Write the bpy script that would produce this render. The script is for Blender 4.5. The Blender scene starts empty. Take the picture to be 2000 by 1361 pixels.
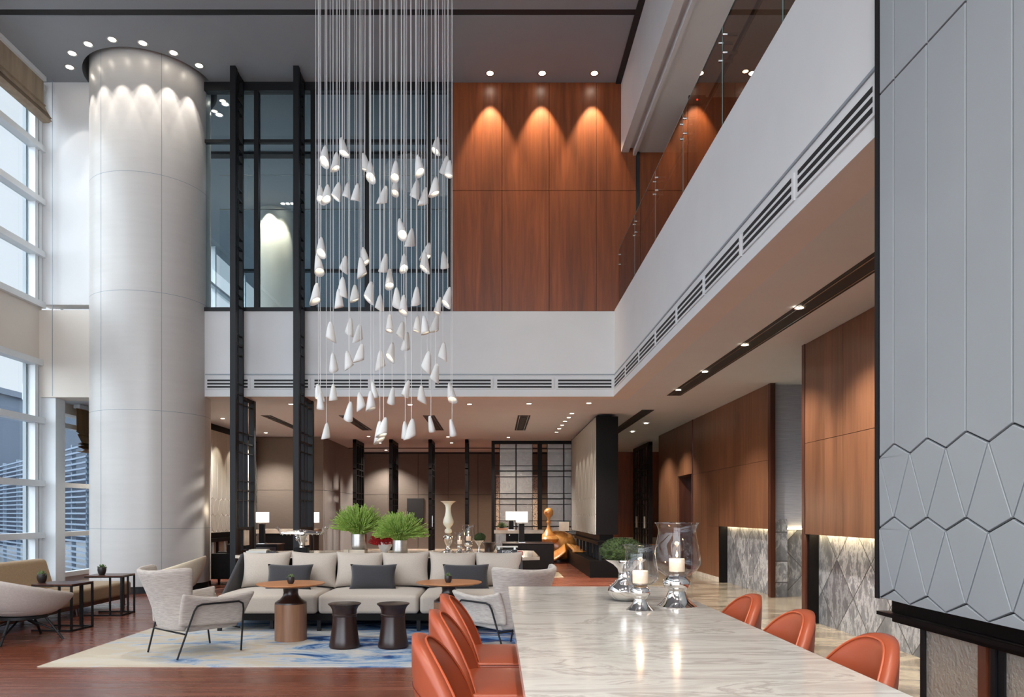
SKY0,SKY1,EXPO=0.6,3.9,0.78
import bpy, bmesh, math, random
from mathutils import Vector, Matrix
random.seed(7)
F=1430.0; VX=969.0; VY=1002.0; CH=1.4
pi=math.pi
col=bpy.context.scene.collection
def P(x,y,Y): return Vector(((x-VX)/F*Y, Y, CH-(y-VY)/F*Y))
def G(x,y,Z=0.0):
    Y=(CH-Z)*F/(y-VY); return P(x,y,Y)
# ---------------------------------------------------------------- materials
def srgb(r,g,b):
    f=lambda c:(c/255/12.92) if c/255<=0.04045 else ((c/255+0.055)/1.055)**2.4
    return (f(r),f(g),f(b),1)
class NT:
    def __init__(s,name):
        s.m=bpy.data.materials.new(name); s.m.use_nodes=True; s.t=s.m.node_tree; s.t.nodes.clear()
        s.out=s.n('ShaderNodeOutputMaterial'); s.b=s.n('ShaderNodeBsdfPrincipled'); s.l(s.b,0,s.out,0)
    def n(s,t,**k):
        x=s.t.nodes.new(t)
        for a,v in k.items():
            if a.startswith('i_'): x.inputs[a[2:].replace('_',' ')].default_value=v
            else: setattr(x,a,v)
        return x
    def l(s,a,ao,b,bi): s.t.links.new(a.outputs[ao],b.inputs[bi])
    def setp(s,**k):
        for a,v in k.items(): s.b.inputs[a.replace('_',' ')].default_value=v
    def coord(s,scale=(1,1,1),rot=(0,0,0),loc=(0,0,0)):
        c=s.n('ShaderNodeTexCoord'); m=s.n('ShaderNodeMapping'); s.l(c,'Object',m,0)
        m.inputs['Scale'].default_value=scale; m.inputs['Rotation'].default_value=rot; m.inputs['Location'].default_value=loc
        return m
    def noise(s,vec,scale=5,detail=4,rough=.5,dist=0):
        x=s.n('ShaderNodeTexNoise'); x.inputs['Scale'].default_value=scale; x.inputs['Detail'].default_value=detail
        x.inputs['Roughness'].default_value=rough; x.inputs['Distortion'].default_value=dist
        if vec: s.l(vec,0,x,'Vector')
        return x
    def ramp(s,src,o,stops,interp='LINEAR'):
        r=s.n('ShaderNodeValToRGB'); r.color_ramp.interpolation=interp
        e=r.color_ramp.elements
        while len(e)<len(stops): e.new(.5)
        for i,(p,c) in enumerate(stops): e[i].position=p; e[i].color=c
        s.l(src,o,r,0); return r
    def bump(s,src,o,strength=.2,dist=.01):
        b=s.n('ShaderNodeBump'); b.inputs['Strength'].default_value=strength; b.inputs['Distance'].default_value=dist
        s.l(src,o,b,'Height'); s.l(b,0,s.b,'Normal'); return b
    def math(s,op,a=None,b=None,ao=0,bo=0):
        x=s.n('ShaderNodeMath',operation=op)
        for i,(v,o) in enumerate(((a,ao),(b,bo))):
            if v is None: continue
            if isinstance(v,(int,float)): x.inputs[i].default_value=v
            else: s.l(v,o,x,i)
        return x
    def mix(s,fac,fo,a,ao,b,bo,blend='MIX'):
        x=s.n('ShaderNodeMix',data_type='RGBA',blend_type=blend)
        if isinstance(fac,(int,float)): x.inputs[0].default_value=fac
        else: s.l(fac,fo,x,0)
        if isinstance(a,tuple): x.inputs[6].default_value=a
        else: s.l(a,ao,x,6)
        if isinstance(b,tuple): x.inputs[7].default_value=b
        else: s.l(b,bo,x,7)
        return x
def sc(c,k): return (min(1,c[0]*k),min(1,c[1]*k),min(1,c[2]*k),1)
def plain(name,c,rough=.5,metal=0,spec=.5,var=.06,nscale=6,bump=0,stretch=(1,1,1),coat=0):
    t=NT(name); m=t.coord(scale=stretch); n=t.noise(m,nscale,4)
    r=t.ramp(n,0,[(.25,sc(c,1-var)),(.75,sc(c,1+var))]); t.l(r,0,t.b,'Base Color')
    t.setp(Roughness=rough,Metallic=metal); t.b.inputs['Specular IOR Level'].default_value=spec
    if coat: t.b.inputs['Coat Weight'].default_value=coat; t.b.inputs['Coat Roughness'].default_value=.08
    if bump: t.bump(n,0,bump,.004)
    return t.m
def wood(name,c1,c2,axis='Z',rough=.35,scale=1.0,coat=0,c3=None):
    t=NT(name); st={'Z':(14,14,.7),'X':(.7,14,14),'Y':(14,.7,14)}[axis]
    m=t.coord(scale=tuple(a*scale for a in st)); n=t.noise(m,1.0,6,.6,.8)
    m2=t.coord(scale=tuple(a*scale*.18 for a in st)); n2=t.noise(m2,1.0,3,.5,.5)
    r=t.ramp(n,0,[(.3,c1),(.7,c2)])
    r2=t.ramp(n2,0,[(.3,(.75,.75,.75,1)),(.7,(1.1,1.1,1.1,1))])
    x=t.mix(1.0,0,r,0,r2,0,'MULTIPLY'); t.l(x,2,t.b,'Base Color')
    t.setp(Roughness=rough); t.bump(n,0,.06,.002)
    if coat: t.b.inputs['Coat Weight'].default_value=coat; t.b.inputs['Coat Roughness'].default_value=.12
    return t.m
def fabric(name,c,var=.18,stretch=(40,40,220),nscale=1,rough=.9,bump=.25):
    t=NT(name); m=t.coord(scale=stretch); n=t.noise(m,nscale,3,.6)
    r=t.ramp(n,0,[(.3,sc(c,1-var)),(.7,sc(c,1+var))]); t.l(r,0,t.b,'Base Color')
    t.setp(Roughness=rough); t.b.inputs['Specular IOR Level'].default_value=.2
    t.b.inputs['Sheen Weight'].default_value=.15
    t.bump(n,0,bump,.002); return t.m
def emit(name,c,s):
    t=NT(name); t.t.nodes.remove(t.b); e=t.n('ShaderNodeEmission'); e.inputs[0].default_value=c; e.inputs[1].default_value=s
    t.l(e,0,t.out,0); return t.m
def thinglass(name,tint=(1,1,1,1),refl=.5,rough=.0,bump=0,bscale=60):
    t=NT(name); t.t.nodes.remove(t.b)
    tr=t.n('ShaderNodeBsdfTransparent'); tr.inputs[0].default_value=tint
    gl=t.n('ShaderNodeBsdfGlossy'); gl.inputs['Roughness'].default_value=rough
    fr=t.n('ShaderNodeFresnel'); fr.inputs[0].default_value=1.45
    g=t.n('ShaderNodeNewGeometry'); nb=t.math('SUBTRACT',1.0,g,bo=6); k0=t.math('MULTIPLY',fr,refl*2); k=t.math('MULTIPLY',k0,nb); k.use_clamp=True
    mx=t.n('ShaderNodeMixShader'); t.l(k,0,mx,0); t.l(tr,0,mx,1); t.l(gl,0,mx,2); t.l(mx,0,t.out,0)
    if bump:
        m=t.coord(); n=t.noise(m,bscale,2); b=t.n('ShaderNodeBump'); b.inputs['Strength'].default_value=bump; b.inputs['Distance'].default_value=.01
        t.l(n,0,b,'Height'); t.l(b,0,gl,'Normal'); t.l(b,0,fr,'Normal')
    return t.m
M={}
M['ceiling_grey']=plain('ceiling_grey',srgb(146,151,156),.85,var=.02,nscale=3)
M['white']=plain('white_paint',srgb(212,212,212),.7,var=.025,nscale=2)
M['cream']=plain('cream_paint',srgb(214,206,196),.7,var=.02,nscale=2)
M['soffit']=plain('soffit_paint',srgb(204,214,221),.8,var=.02,nscale=2)
M['column']=plain('column_stone',srgb(200,196,191),.32,var=.025,nscale=1.5,stretch=(1,1,10),spec=.5)
M['frame_white']=plain('window_frame_white',srgb(214,218,220),.4,var=.02)
M['frame_grey']=plain('window_frame_grey',srgb(140,150,156),.35,var=.02)
M['black']=plain('black_metal',srgb(17,17,20),.5,var=.1,spec=.3)
M['blackwood']=plain('dark_stained_wood',srgb(15,11,10),.45,var=.3,stretch=(12,12,1),spec=.12)
M['groove']=plain('dark_groove',srgb(26,25,27),.7,var=.05)  # plain dark colour for slots, joints and skirting
M['taupe']=fabric('taupe_wallcovering',srgb(108,96,87),.05,(6,6,40),1,.8,.05)
M['wood_back']=wood('cherry_veneer',srgb(106,52,24),srgb(142,75,36),'Z',.38)
M['wood_right']=wood('walnut_veneer',srgb(98,61,39),srgb(130,86,59),'Z',.33)
M['wood_dark']=wood('dark_walnut',srgb(58,30,20),srgb(88,48,32),'Z',.3)
M['wood_edge']=wood('door_edge_wood',srgb(84,44,30),srgb(110,62,42),'Z',.3)
M['greycloth']=fabric('grey_wallcovering',srgb(150,149,154),.16,(3,3,90),1,.85,.1)
M['leather_blue']=plain('grey_blue_leather',srgb(146,151,155),.48,var=.035,nscale=2,spec=.4)
M['leather_taupe']=plain('taupe_leather',srgb(160,156,147),.5,var=.03,nscale=2)
M['leather_orange']=plain('orange_leather',srgb(154,73,46),.36,var=.06,nscale=5,spec=.5,bump=.02)
M['leather_dark']=plain('dark_red_leather',srgb(96,36,26),.4,var=.08)
M['piping']=plain('leather_piping',srgb(178,84,50),.4,var=.05)
M['linen']=fabric('beige_linen',srgb(180,169,158),.07,(90,90,90))
M['tweed']=fabric('grey_striated_tweed',srgb(168,160,153),.24,(14,14,170))
M['tub_fabric']=fabric('pale_grey_felt',srgb(176,166,160),.07,(60,60,60))
M['cream_fabric']=fabric('cream_fabric',srgb(206,190,166),.06,(60,60,60))
M['tan']=fabric('tan_fabric',srgb(166,142,112),.1,(50,50,50))
M['charcoal']=fabric('charcoal_fabric',srgb(58,57,60),.1,(90,90,90))
M['tablewood']=wood('table_oak',srgb(176,112,66),srgb(206,142,92),'X',.35)
M['drumwood']=wood('table_drum_walnut',srgb(112,78,58),srgb(146,106,80),'Z',.4)
M['mahogany']=plain('dark_mahogany',srgb(42,24,20),.28,var=.1,stretch=(10,10,1),spec=.5)
M['sculptwood']=wood('golden_wood',srgb(196,118,54),srgb(236,170,94),'Y',.25,.35,coat=.5)
M['silver']=plain('mercury_silver',srgb(225,222,218),.06,1,var=.04,nscale=30)
M['silver_rough']=plain('brushed_silver',srgb(205,200,196),.32,1,var=.12,nscale=8,stretch=(1,1,4))
M['opal']=plain('opal_glass',srgb(228,222,200),.25,var=.02)
M['wax']=plain('candle_wax',srgb(240,222,196),.6,var=.02)
M['wax'].node_tree.nodes['Principled BSDF'].inputs['Emission Color'].default_value=srgb(255,200,140)
M['wax'].node_tree.nodes['Principled BSDF'].inputs['Emission Strength'].default_value=.1
M['flame']=emit('candle_flame',(1,.62,.22,1),8)
M['lens']=emit('downlight_glow',(1,.86,.66,1),14)
M['lens_cool']=emit('upper_downlight_glow',(1,.9,.75,1),14)
M['bulb']=emit('pendant_bulb',(1,.92,.72,1),22)
M['led']=emit('cove_led',(1,.84,.52,1),9)
M['shade']=emit('lit_lamp_shade',(1,.90,.74,1),1.35)
M['porcelain']=plain('white_porcelain',srgb(232,230,226),.35,var=.015)
M['cord']=plain('clear_cord',srgb(225,224,222),.3,var=.02)
M['window_glass']=thinglass('window_glass',(.93,.96,.97,1),.5)
M['upper_glass']=thinglass('upper_glazing',(.66,.72,.74,1),.9)
M['rail_glass']=thinglass('bronze_tinted_glass',(.50,.40,.33,1),.8)
M['clear_glass']=thinglass('clear_blown_glass',(.96,.96,.97,1),.85)
M['glass_edge']=plain('glass_edge',srgb(120,140,136),.2)
M['steel']=plain('brushed_steel',srgb(190,188,184),.25,1)
M['moss']=None
def mk_moss(name,c1,c2):
    t=NT(name); m=t.coord(); n=t.noise(m,60,4); r=t.ramp(n,0,[(.3,c1),(.7,c2)]); t.l(r,0,t.b,'Base Color'); t.setp(Roughness=.8); t.bump(n,0,.6,.01); return t.m
M['moss']=mk_moss('moss_green',srgb(20,32,8),srgb(60,78,24))
M['grass']=mk_moss('grass_green',srgb(96,138,38),srgb(186,208,112))
M['coral']=mk_moss('red_coral',srgb(160,16,24),srgb(220,50,52))
M['succulent']=mk_moss('succulent_green',srgb(58,78,44),srgb(120,140,92))
M['pot']=plain('dark_pot',srgb(40,34,34),.4)
M['book_black']=plain('black_book_cover',srgb(30,28,32),.4)
M['book_red']=plain('red_book_cover',srgb(170,40,36),.4)
M['paper']=plain('book_pages',srgb(225,215,195),.8)
M['book_white']=plain('white_book_cover',srgb(215,212,205),.5)
M['lettering']=plain('white_lettering',srgb(235,235,235),.5)
M['ext_build']=plain('outside_building_cladding',srgb(104,116,132),.6,var=.1,nscale=1,stretch=(1,1,.2))
M['ext_dark']=plain('outside_dark_glass',srgb(46,58,78),.25,var=.3,nscale=1.5)
M['louvre']=plain('louvre_metal',srgb(120,134,150),.5)
M['outside_ground']=plain('outside_paving',srgb(120,124,128),.8)
# floor wood
def mk_floor():
    t=NT('merbau_floor'); m=t.coord(scale=(.5,9,1)); n=t.noise(m,1.6,4,.5,.2)
    r=t.ramp(n,0,[(.28,srgb(90,45,31)),(.72,srgb(124,70,50))])
    # planks
    c=t.n('ShaderNodeTexCoord'); sx=t.n('ShaderNodeSeparateXYZ'); t.l(c,'Object',sx,0)
    py=t.math('DIVIDE',sx,.16,1); fl=t.math('FLOOR',py)
    off=t.math('MULTIPLY',fl,.37); px=t.math('DIVIDE',sx,1.8,0); px2=t.math('ADD',px,off); flx=t.math('FLOOR',px2)
    cmb=t.n('ShaderNodeCombineXYZ'); t.l(flx,0,cmb,0); t.l(fl,0,cmb,1)
    wn=t.n('ShaderNodeTexWhiteNoise'); t.l(cmb,0,wn,0)
    rr=t.ramp(wn,0,[(0,(.90,.90,.90,1)),(1,(1.08,1.07,1.07,1))])
    x=t.mix(1.0,0,r,0,rr,0,'MULTIPLY')
    fr=t.math('FRACT',py); g=t.math('LESS_THAN',fr,.03)
    frx=t.math('FRACT',px2); g2=t.math('LESS_THAN',frx,.002); gg=t.math('MAXIMUM',g,g2)
    x2=t.mix(gg,0,x,2,srgb(48,20,14),0); t.l(x2,2,t.b,'Base Color')
    rr2=t.ramp(n,0,[(.3,(.2,.2,.2,1)),(.7,(.32,.32,.32,1))]); t.l(rr2,0,t.b,'Roughness')
    return t.m
M['floor_wood']=mk_floor()
def mk_stone():
    t=NT('brown_marble_floor'); m=t.coord(scale=(.5,1.6,1),rot=(0,0,.35)); n=t.noise(m,1.6,7,.62,1.2)
    r=t.ramp(n,0,[(.3,srgb(84,74,63)),(.48,srgb(126,112,96)),(.55,srgb(156,142,122)),(.72,srgb(100,89,76))])
    t.l(r,0,t.b,'Base Color'); t.setp(Roughness=.16); return t.m
M['floor_stone']=mk_stone()
def mk_table_marble():
    t=NT('white_veined_marble'); m=t.coord(scale=(1.0,3.4,1),rot=(0,0,-.30)); n=t.noise(m,1.6,9,.62,1.1)
    r=t.ramp(n,0,[(.30,srgb(166,160,153)),(.42,srgb(194,189,182)),(.5,srgb(208,204,197)),(.545,srgb(176,170,163)),(.58,srgb(206,201,194)),(.8,srgb(194,189,182))])
    m2=t.coord(scale=(1.2,7,1),rot=(0,0,-.36)); n2=t.noise(m2,2.0,7,.62,.9)
    r2=t.ramp(n2,0,[(.30,(.80,.79,.77,1)),(.40,(1,1,1,1))])
    x=t.mix(.8,0,r,0,r2,0,'MULTIPLY'); t.l(x,2,t.b,'Base Color')
    t.setp(Roughness=.12); return t.m
M['marble_table']=mk_table_marble()
def mk_console_marble():
    t=NT('beige_stone_top'); m=t.coord(scale=(2,4,2)); n=t.noise(m,1.5,6)
    r=t.ramp(n,0,[(.3,srgb(186,168,148)),(.7,srgb(222,208,190))]); t.l(r,0,t.b,'Base Color'); t.setp(Roughness=.12); return t.m
M['beige_stone']=mk_console_marble()
def mk_diamond(name,ax):
    t=NT(name); c=t.n('ShaderNodeTexCoord'); sx=t.n('ShaderNodeSeparateXYZ'); t.l(c,'Object',sx,0)
    u=t.math('DIVIDE',sx,.80,ax); v=t.math('DIVIDE',sx,.84,2)
    a=t.math('ADD',u,v); b=t.math('SUBTRACT',u,v); fa=t.math('FLOOR',a); fb=t.math('FLOOR',b)
    cmb=t.n('ShaderNodeCombineXYZ'); t.l(fa,0,cmb,0); t.l(fb,0,cmb,1)
    wn=t.n('ShaderNodeTexWhiteNoise'); t.l(cmb,0,wn,0)
    # per tile random rotation of veins
    m=t.coord(scale=(2.2,2.2,1.0)); add=t.n('ShaderNodeVectorMath',operation='ADD'); t.l(m,0,add,0)
    scl=t.n('ShaderNodeVectorMath',operation='SCALE'); t.l(wn,1,scl,0); scl.inputs['Scale'].default_value=9; t.l(scl,0,add,1)
    n=t.noise(add,2.0,10,.72,.25)
    r=t.ramp(n,0,[(.3,srgb(88,88,90)),(.47,srgb(124,123,123)),(.52,srgb(172,170,168)),(.58,srgb(116,115,116)),(.8,srgb(138,136,135))])
    r2=t.ramp(wn,0,[(0,(.66,.66,.68,1)),(.5,(1,1,1,1)),(1,(1.22,1.21,1.2,1))])
    x=t.mix(1.0,0,r,0,r2,0,'MULTIPLY')
    g1=t.math('LESS_THAN',t.math('FRACT',a),.022); g2=t.math('LESS_THAN',t.math('FRACT',b),.022); g=t.math('MAXIMUM',g1,g2)
    x2=t.mix(g,0,x,2,srgb(78,75,73),0); t.l(x2,2,t.b,'Base Color'); t.setp(Roughness=.3); return t.m
M['diamond_y']=mk_diamond('diamond_marble_side',1)
M['diamond_x']=mk_diamond('diamond_marble_front',0)
def mk_rug():
    t=NT('abstract_blue_rug'); m=t.coord(scale=(.75,1.7,1),loc=(1.3,.4,0)); n=t.noise(m,1.35,9,.66,1.5)
    m1=t.coord(scale=(.8,2.6,1),loc=(3,7,0)); n1=t.noise(m1,1.1,6,.6,.7)
    sx=t.n('ShaderNodeSeparateXYZ'); c=t.n('ShaderNodeTexCoord'); t.l(c,'Object',sx,0)
    # bluer to the right and back, sandy at the left front
    g=t.math('MULTIPLY_ADD',sx,.055,0); g.inputs[2].default_value=0.0
    g2=t.math('MULTIPLY_ADD',sx,.05,1); g2.inputs[2].default_value=.02
    s=t.math('ADD',n,t.math('ADD',g,g2)); 
    r=t.ramp(s,0,[(.36,srgb(182,172,156)),(.43,srgb(178,180,182)),(.48,srgb(144,162,182)),(.54,srgb(96,128,166)),(.585,srgb(40,74,124)),(.64,srgb(28,50,92))])
    r1=t.ramp(n1,0,[(.5,(0,0,0,1)),(.6,(1,1,1,1))])
    x=t.mix(r1,0,r,0,srgb(196,190,178),0)
    mm=t.mix(.55,0,r,0,x,2)
    t.l(mm,2,t.b,'Base Color'); t.setp(Roughness=.95); t.b.inputs['Specular IOR Level'].default_value=.1
    n3=t.noise(t.coord(),220,2); t.bump(n3,0,.3,.004); return t.m
M['rug']=mk_rug()
M['small_rug']=plain('patterned_far_rug',srgb(170,150,124),.9,var=.2,nscale=10)
def mk_blind():
    t=NT('roman_blind_fabric'); m=t.coord(scale=(3,3,.6)); n=t.noise(m,2,4)
    r=t.ramp(n,0,[(.3,srgb(130,115,98)),(.7,srgb(154,137,118))]); t.l(r,0,t.b,'Base Color'); t.setp(Roughness=.9); return t.m
M['blind']=mk_blind()
M['blind_brown']=wood('brown_woven_blind',srgb(96,72,44),srgb(136,104,66),'Z',.8)
M['texglass']=thinglass('pebbled_glass',(.93,.92,.90,1),.3,.25,.5,90)
def mk_pebble(name,dc,df,bs,bd):
    t=NT(name); t.t.nodes.remove(t.b)
    d=t.n('ShaderNodeBsdfDiffuse'); d.inputs[0].default_value=dc
    tr=t.n('ShaderNodeBsdfTransparent'); tr.inputs[0].default_value=(.8,.78,.74,1)
    gl=t.n('ShaderNodeBsdfGlossy'); gl.inputs['Roughness'].default_value=.12
    m=t.coord(); n=t.noise(m,bs,3); b=t.n('ShaderNodeBump'); b.inputs['Strength'].default_value=1; b.inputs['Distance'].default_value=bd
    t.l(n,0,b,'Height')
    for s in (d,gl): t.l(b,0,s,'Normal')
    a=t.n('ShaderNodeMixShader'); a.inputs[0].default_value=df; t.l(d,0,a,1); t.l(tr,0,a,2)
    e=t.n('ShaderNodeMixShader'); e.inputs[0].default_value=.2; t.l(a,0,e,1); t.l(gl,0,e,2); t.l(e,0,t.out,0)
    return t.m
M['pebble']=mk_pebble('pebbled_cast_glass',srgb(200,190,176),.45,55,.012); M['texglass']=mk_pebble('rippled_screen_glass',srgb(118,110,100),.60,90,.006)
def mk_art():
    t=NT('mosaic_art'); m=t.coord(); v=t.n('ShaderNodeTexVoronoi'); v.inputs['Scale'].default_value=22; t.l(m,0,v,'Vector')
    r=t.ramp(v,0,[(.25,srgb(92,84,80)),(.45,srgb(206,190,176))]); t.l(r,0,t.b,'Base Color'); return t.m
M['art']=mk_art()
# ---------------------------------------------------------------- mesh helpers
class MB:
    def __init__(s): s.v=[]; s.f=[]
    def add(s,vs,fs):
        o=len(s.v); s.v+= [tuple(x) for x in vs]; s.f+=[tuple(i+o for i in f) for f in fs]; return s
    def box(s,x0,x1,y0,y1,z0,z1):
        if x0>x1:x0,x1=x1,x0
        if y0>y1:y0,y1=y1,y0
        if z0>z1:z0,z1=z1,z0
        return s.add([(x0,y0,z0),(x1,y0,z0),(x1,y1,z0),(x0,y1,z0),(x0,y0,z1),(x1,y0,z1),(x1,y1,z1),(x0,y1,z1)],
            [(0,3,2,1),(4,5,6,7),(0,1,5,4),(1,2,6,5),(2,3,7,6),(3,0,4,7)])
    def tube(s,pts,r,n=8,cap=True):
        pts=[Vector(p) for p in pts]; k=len(pts); rs=r if isinstance(r,(list,tuple)) else [r]*k
        vs=[];fs=[]; up=None
        for i,p in enumerate(pts):
            d=(pts[min(i+1,k-1)]-pts[max(i-1,0)]).normalized()
            if up is None:
                up=Vector((0,0,1)) if abs(d.z)<.9 else Vector((1,0,0))
            a=d.cross(up)
            if a.length<1e-4: a=d.cross(Vector((0,1,0)))
            a.normalize(); b=a.cross(d).normalized(); up=b
            for j in range(n):
                t=2*pi*j/n; vs.append(p+(a*math.cos(t)+b*math.sin(t))*rs[i])
        for i in range(k-1):
            for j in range(n):
                q=(j+1)%n; fs.append((i*n+j,i*n+q,(i+1)*n+q,(i+1)*n+j))
        if cap: fs.append(tuple(range(n-1,-1,-1))); fs.append(tuple((k-1)*n+j for j in range(n)))
        return s.add(vs,fs)
    def lathe(s,prof,n=32,c=(0,0,0),sx=1,sy=1,closed=True):
        vs=[];fs=[];k=len(prof)
        for r,z in prof:
            for j in range(n):
                t=2*pi*j/n; vs.append((c[0]+r*math.cos(t)*sx,c[1]+r*math.sin(t)*sy,c[2]+z))
        for i in range(k-1):
            for j in range(n):
                q=(j+1)%n; fs.append((i*n+j,i*n+q,(i+1)*n+q,(i+1)*n+j))
        if closed:
            if prof[0][0]>1e-5: fs.append(tuple(range(n-1,-1,-1)))
            if prof[-1][0]>1e-5: fs.append(tuple((k-1)*n+j for j in range(n)))
        return s.add(vs,fs)
    def prism(s,poly,ax,a0,a1):
        n=len(poly)
        def mk(p,a): return {'X':(a,p[0],p[1]),'Y':(p[0],a,p[1]),'Z':(p[0],p[1],a)}[ax]
        vs=[mk(p,a0) for p in poly]+[mk(p,a1) for p in poly]
        fs=[tuple(range(n-1,-1,-1)),tuple(range(n,2*n))]+[(i,(i+1)%n,n+(i+1)%n,n+i) for i in range(n)]
        return s.add(vs,fs)
    def grid(s,fn,nu,nv,wrap=False):
        vs=[fn(i/(nu),j/nv) for i in range(nu+(0 if wrap else 1)) for j in range(nv+1)]
        m=nu+(0 if wrap else 1); fs=[]
        for i in range(nu):
            for j in range(nv):
                a=i*(nv+1)+j; b=((i+1)%m)*(nv+1)+j
                fs.append((a,b,b+1,a+1))
        return s.add(vs,fs)
    def build(s,name,mat,parent=None,smooth=False,bevel=0,seg=3,subsurf=0,solid=0,wn=False,kind=None,loc=None,off=0):
        me=bpy.data.meshes.new(name); me.from_pydata(s.v,[],s.f); me.validate()
        bm=bmesh.new(); bm.from_mesh(me); bmesh.ops.remove_doubles(bm,verts=bm.verts,dist=1e-5); bmesh.ops.recalc_face_normals(bm,faces=bm.faces); bm.to_mesh(me); bm.free()
        me.materials.append(mat if not isinstance(mat,str) else M[mat])
        o=bpy.data.objects.new(name,me); col.objects.link(o)
        if smooth:
            for p in me.polygons: p.use_smooth=True
            if not subsurf: me.set_sharp_from_angle(angle=math.radians(40))
        if solid:
            m=o.modifiers.new('solid','SOLIDIFY'); m.thickness=solid; m.offset=off
        if bevel:
            m=o.modifiers.new('bevel','BEVEL'); m.width=bevel; m.segments=seg; m.limit_method='ANGLE'; m.angle_limit=math.radians(35)
            for p in me.polygons: p.use_smooth=True
            m.harden_normals=False
            w=o.modifiers.new('wn','WEIGHTED_NORMAL'); w.keep_sharp=False
        if subsurf:
            m=o.modifiers.new('sub','SUBSURF'); m.levels=subsurf; m.render_levels=subsurf
            for p in me.polygons: p.use_smooth=True
        if loc is not None: o.location=loc
        if parent is not None: o.parent=parent
        if kind: o['kind']=kind
        return o
def B(name,mat,x0,x1,y0,y1,z0,z1,parent=None,**k): return MB().box(x0,x1,y0,y1,z0,z1).build(name,mat,parent,**k)
def S(name,mat,*a,**k): return B(name,mat,*a,kind='structure',**k)
def thing(name,label,cat,loc=(0,0,0),rz=0,group=None):
    o=bpy.data.objects.new(name,None); o.empty_display_size=.1; col.objects.link(o); o.location=loc; o.rotation_euler=(0,0,rz)
    o['label']=label; o['category']=cat
    if group: o['group']=group
    return o
def tag(o,label,cat,group=None,kind=None):
    o['label']=label; o['category']=cat
    if group: o['group']=group
    if kind: o['kind']=kind
    return o
def copy_tree(o,parent=None,loc=None,rz=None,label=None,scale=None):
    c=o.copy(); col.objects.link(c)
    if parent is not None: c.parent=parent
    if loc is not None: c.location=loc
    if rz is not None: c.rotation_euler=(0,0,rz)
    if label: c['label']=label
    if scale: c.scale=(scale,)*3
    for ch in list(o.children): copy_tree(ch,c)
    return c
def ang(x): return math.radians(x)
ORD=['leftmost','second from the left','third from the left','fourth from the left','fifth from the left','sixth from the left','seventh from the left','eighth from the left','ninth from the left','tenth from the left','eleventh from the left','twelfth from the left']
def spot(parent,loc,power,size=70,blend=.5,col_=(1,.86,.68),radius=.04,target=None,name='lamp_light'):
    l=bpy.data.lights.new(name,'SPOT'); l.energy=power; l.spot_size=ang(size); l.spot_blend=blend; l.color=col_; l.shadow_soft_size=radius
    o=bpy.data.objects.new(name,l); col.objects.link(o); o.location=loc
    if target is not None:
        d=(Vector(target)-Vector(loc)); o.rotation_euler=d.to_track_quat('-Z','Y').to_euler()
    if parent is not None:
        o.parent=parent
    return o
# ================================================================ SETTING
YB=13.6; ZC=9.4; ZL=3.56; ZT=5.17; XF=2.2; XW=-8.46; CX,CY,CR=-6.44,13.7,1.03
YN=-9.0  # rear of the hall, behind the camera
S('floor','floor_wood',-9.2,2.7,YN,26.2,-.1,0)
S('floor','floor_stone',2.7,8.4,YN,26.2,-.1,0)
# grey atrium ceiling with ring opening round the column
y0c=CY-2.2
mb=MB(); n=96; ro=1.14
xa,xb,ya,yb=-8.64,CX+2.2,11.77,CY+2.2
inner=[];outer=[]
angs=sorted([2*pi*j/n for j in range(n)]+[math.atan2(y-CY,x-CX)%(2*pi) for x in(xa,xb) for y in (ya,yb)])
n=len(angs)
for t in angs:
    c,s_=math.cos(t),math.sin(t); inner.append((CX+ro*c,CY+ro*s_,ZC))
    ks=[]
    if c>1e-6: ks.append((xb-CX)/c)
    if c<-1e-6: ks.append((xa-CX)/c)
    if s_>1e-6: ks.append((yb-CY)/s_)
    if s_<-1e-6: ks.append((ya-CY)/s_)
    k=min(ks); outer.append((CX+k*c,CY+k*s_,ZC))
mb.add(inner+outer+[(p[0],p[1],ZC+.5) for p in inner],[(j,(j+1)%n,n+(j+1)%n,n+j) for j in range(n)]+[(j,2*n+j,2*n+(j+1)%n,(j+1)%n) for j in range(n)])
mb.box(xa,xb,ya,yb,ZC+.5,ZC+.6)
mb.box(-8.64,XF+.06,YN,11.63,ZC,ZC+.3)
mb.box(xb,XF+.06,11.77,31,ZC,ZC+.3)
mb.box(xa,xb,yb,31,ZC,ZC+.3)
mb.build('ceiling','ceiling_grey',kind='structure')
S('trim_1','groove',-8.64,XF+.06,11.632,11.768,ZC+.004,ZC+.3)      # black slot across the grey ceiling
S('trim_2','groove',XF+.02,XF+.12,YN,YB,ZC-.03,ZC+.02)           # black edge along the white upper bulkhead
# upper bulkhead on the right
mb=MB(); mb.box(XF+.12,XF+.26,YN,YB,8.1,ZC+.3); mb.box(XF+.26,XF+.34,YN,YB,8.18,ZC+.3)
mb.build('wall_right','white',kind='structure')
S('trim_3','white',XF+.34,XF+.40,YN,YB,8.04,8.5)
S('ceiling','white',XF+.40,9.0,YN,YB+.3,8.1,8.3)                 # gallery ceiling
S('wall_right','soffit',8.3,8.5,YN,YB,ZT,8.1)
# fascia of the gallery (right) and of the rear bulkhead
mb=MB(); mb.box(XF,XF+.3,YN,YB+.3,ZL,ZT); mb.build('wall_right','white',kind='structure')
mb=MB(); mb.box(-5.9,XF,YB,YB+.3,ZL,ZT-.02); mb.build('wall_back','white',kind='structure')
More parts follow.
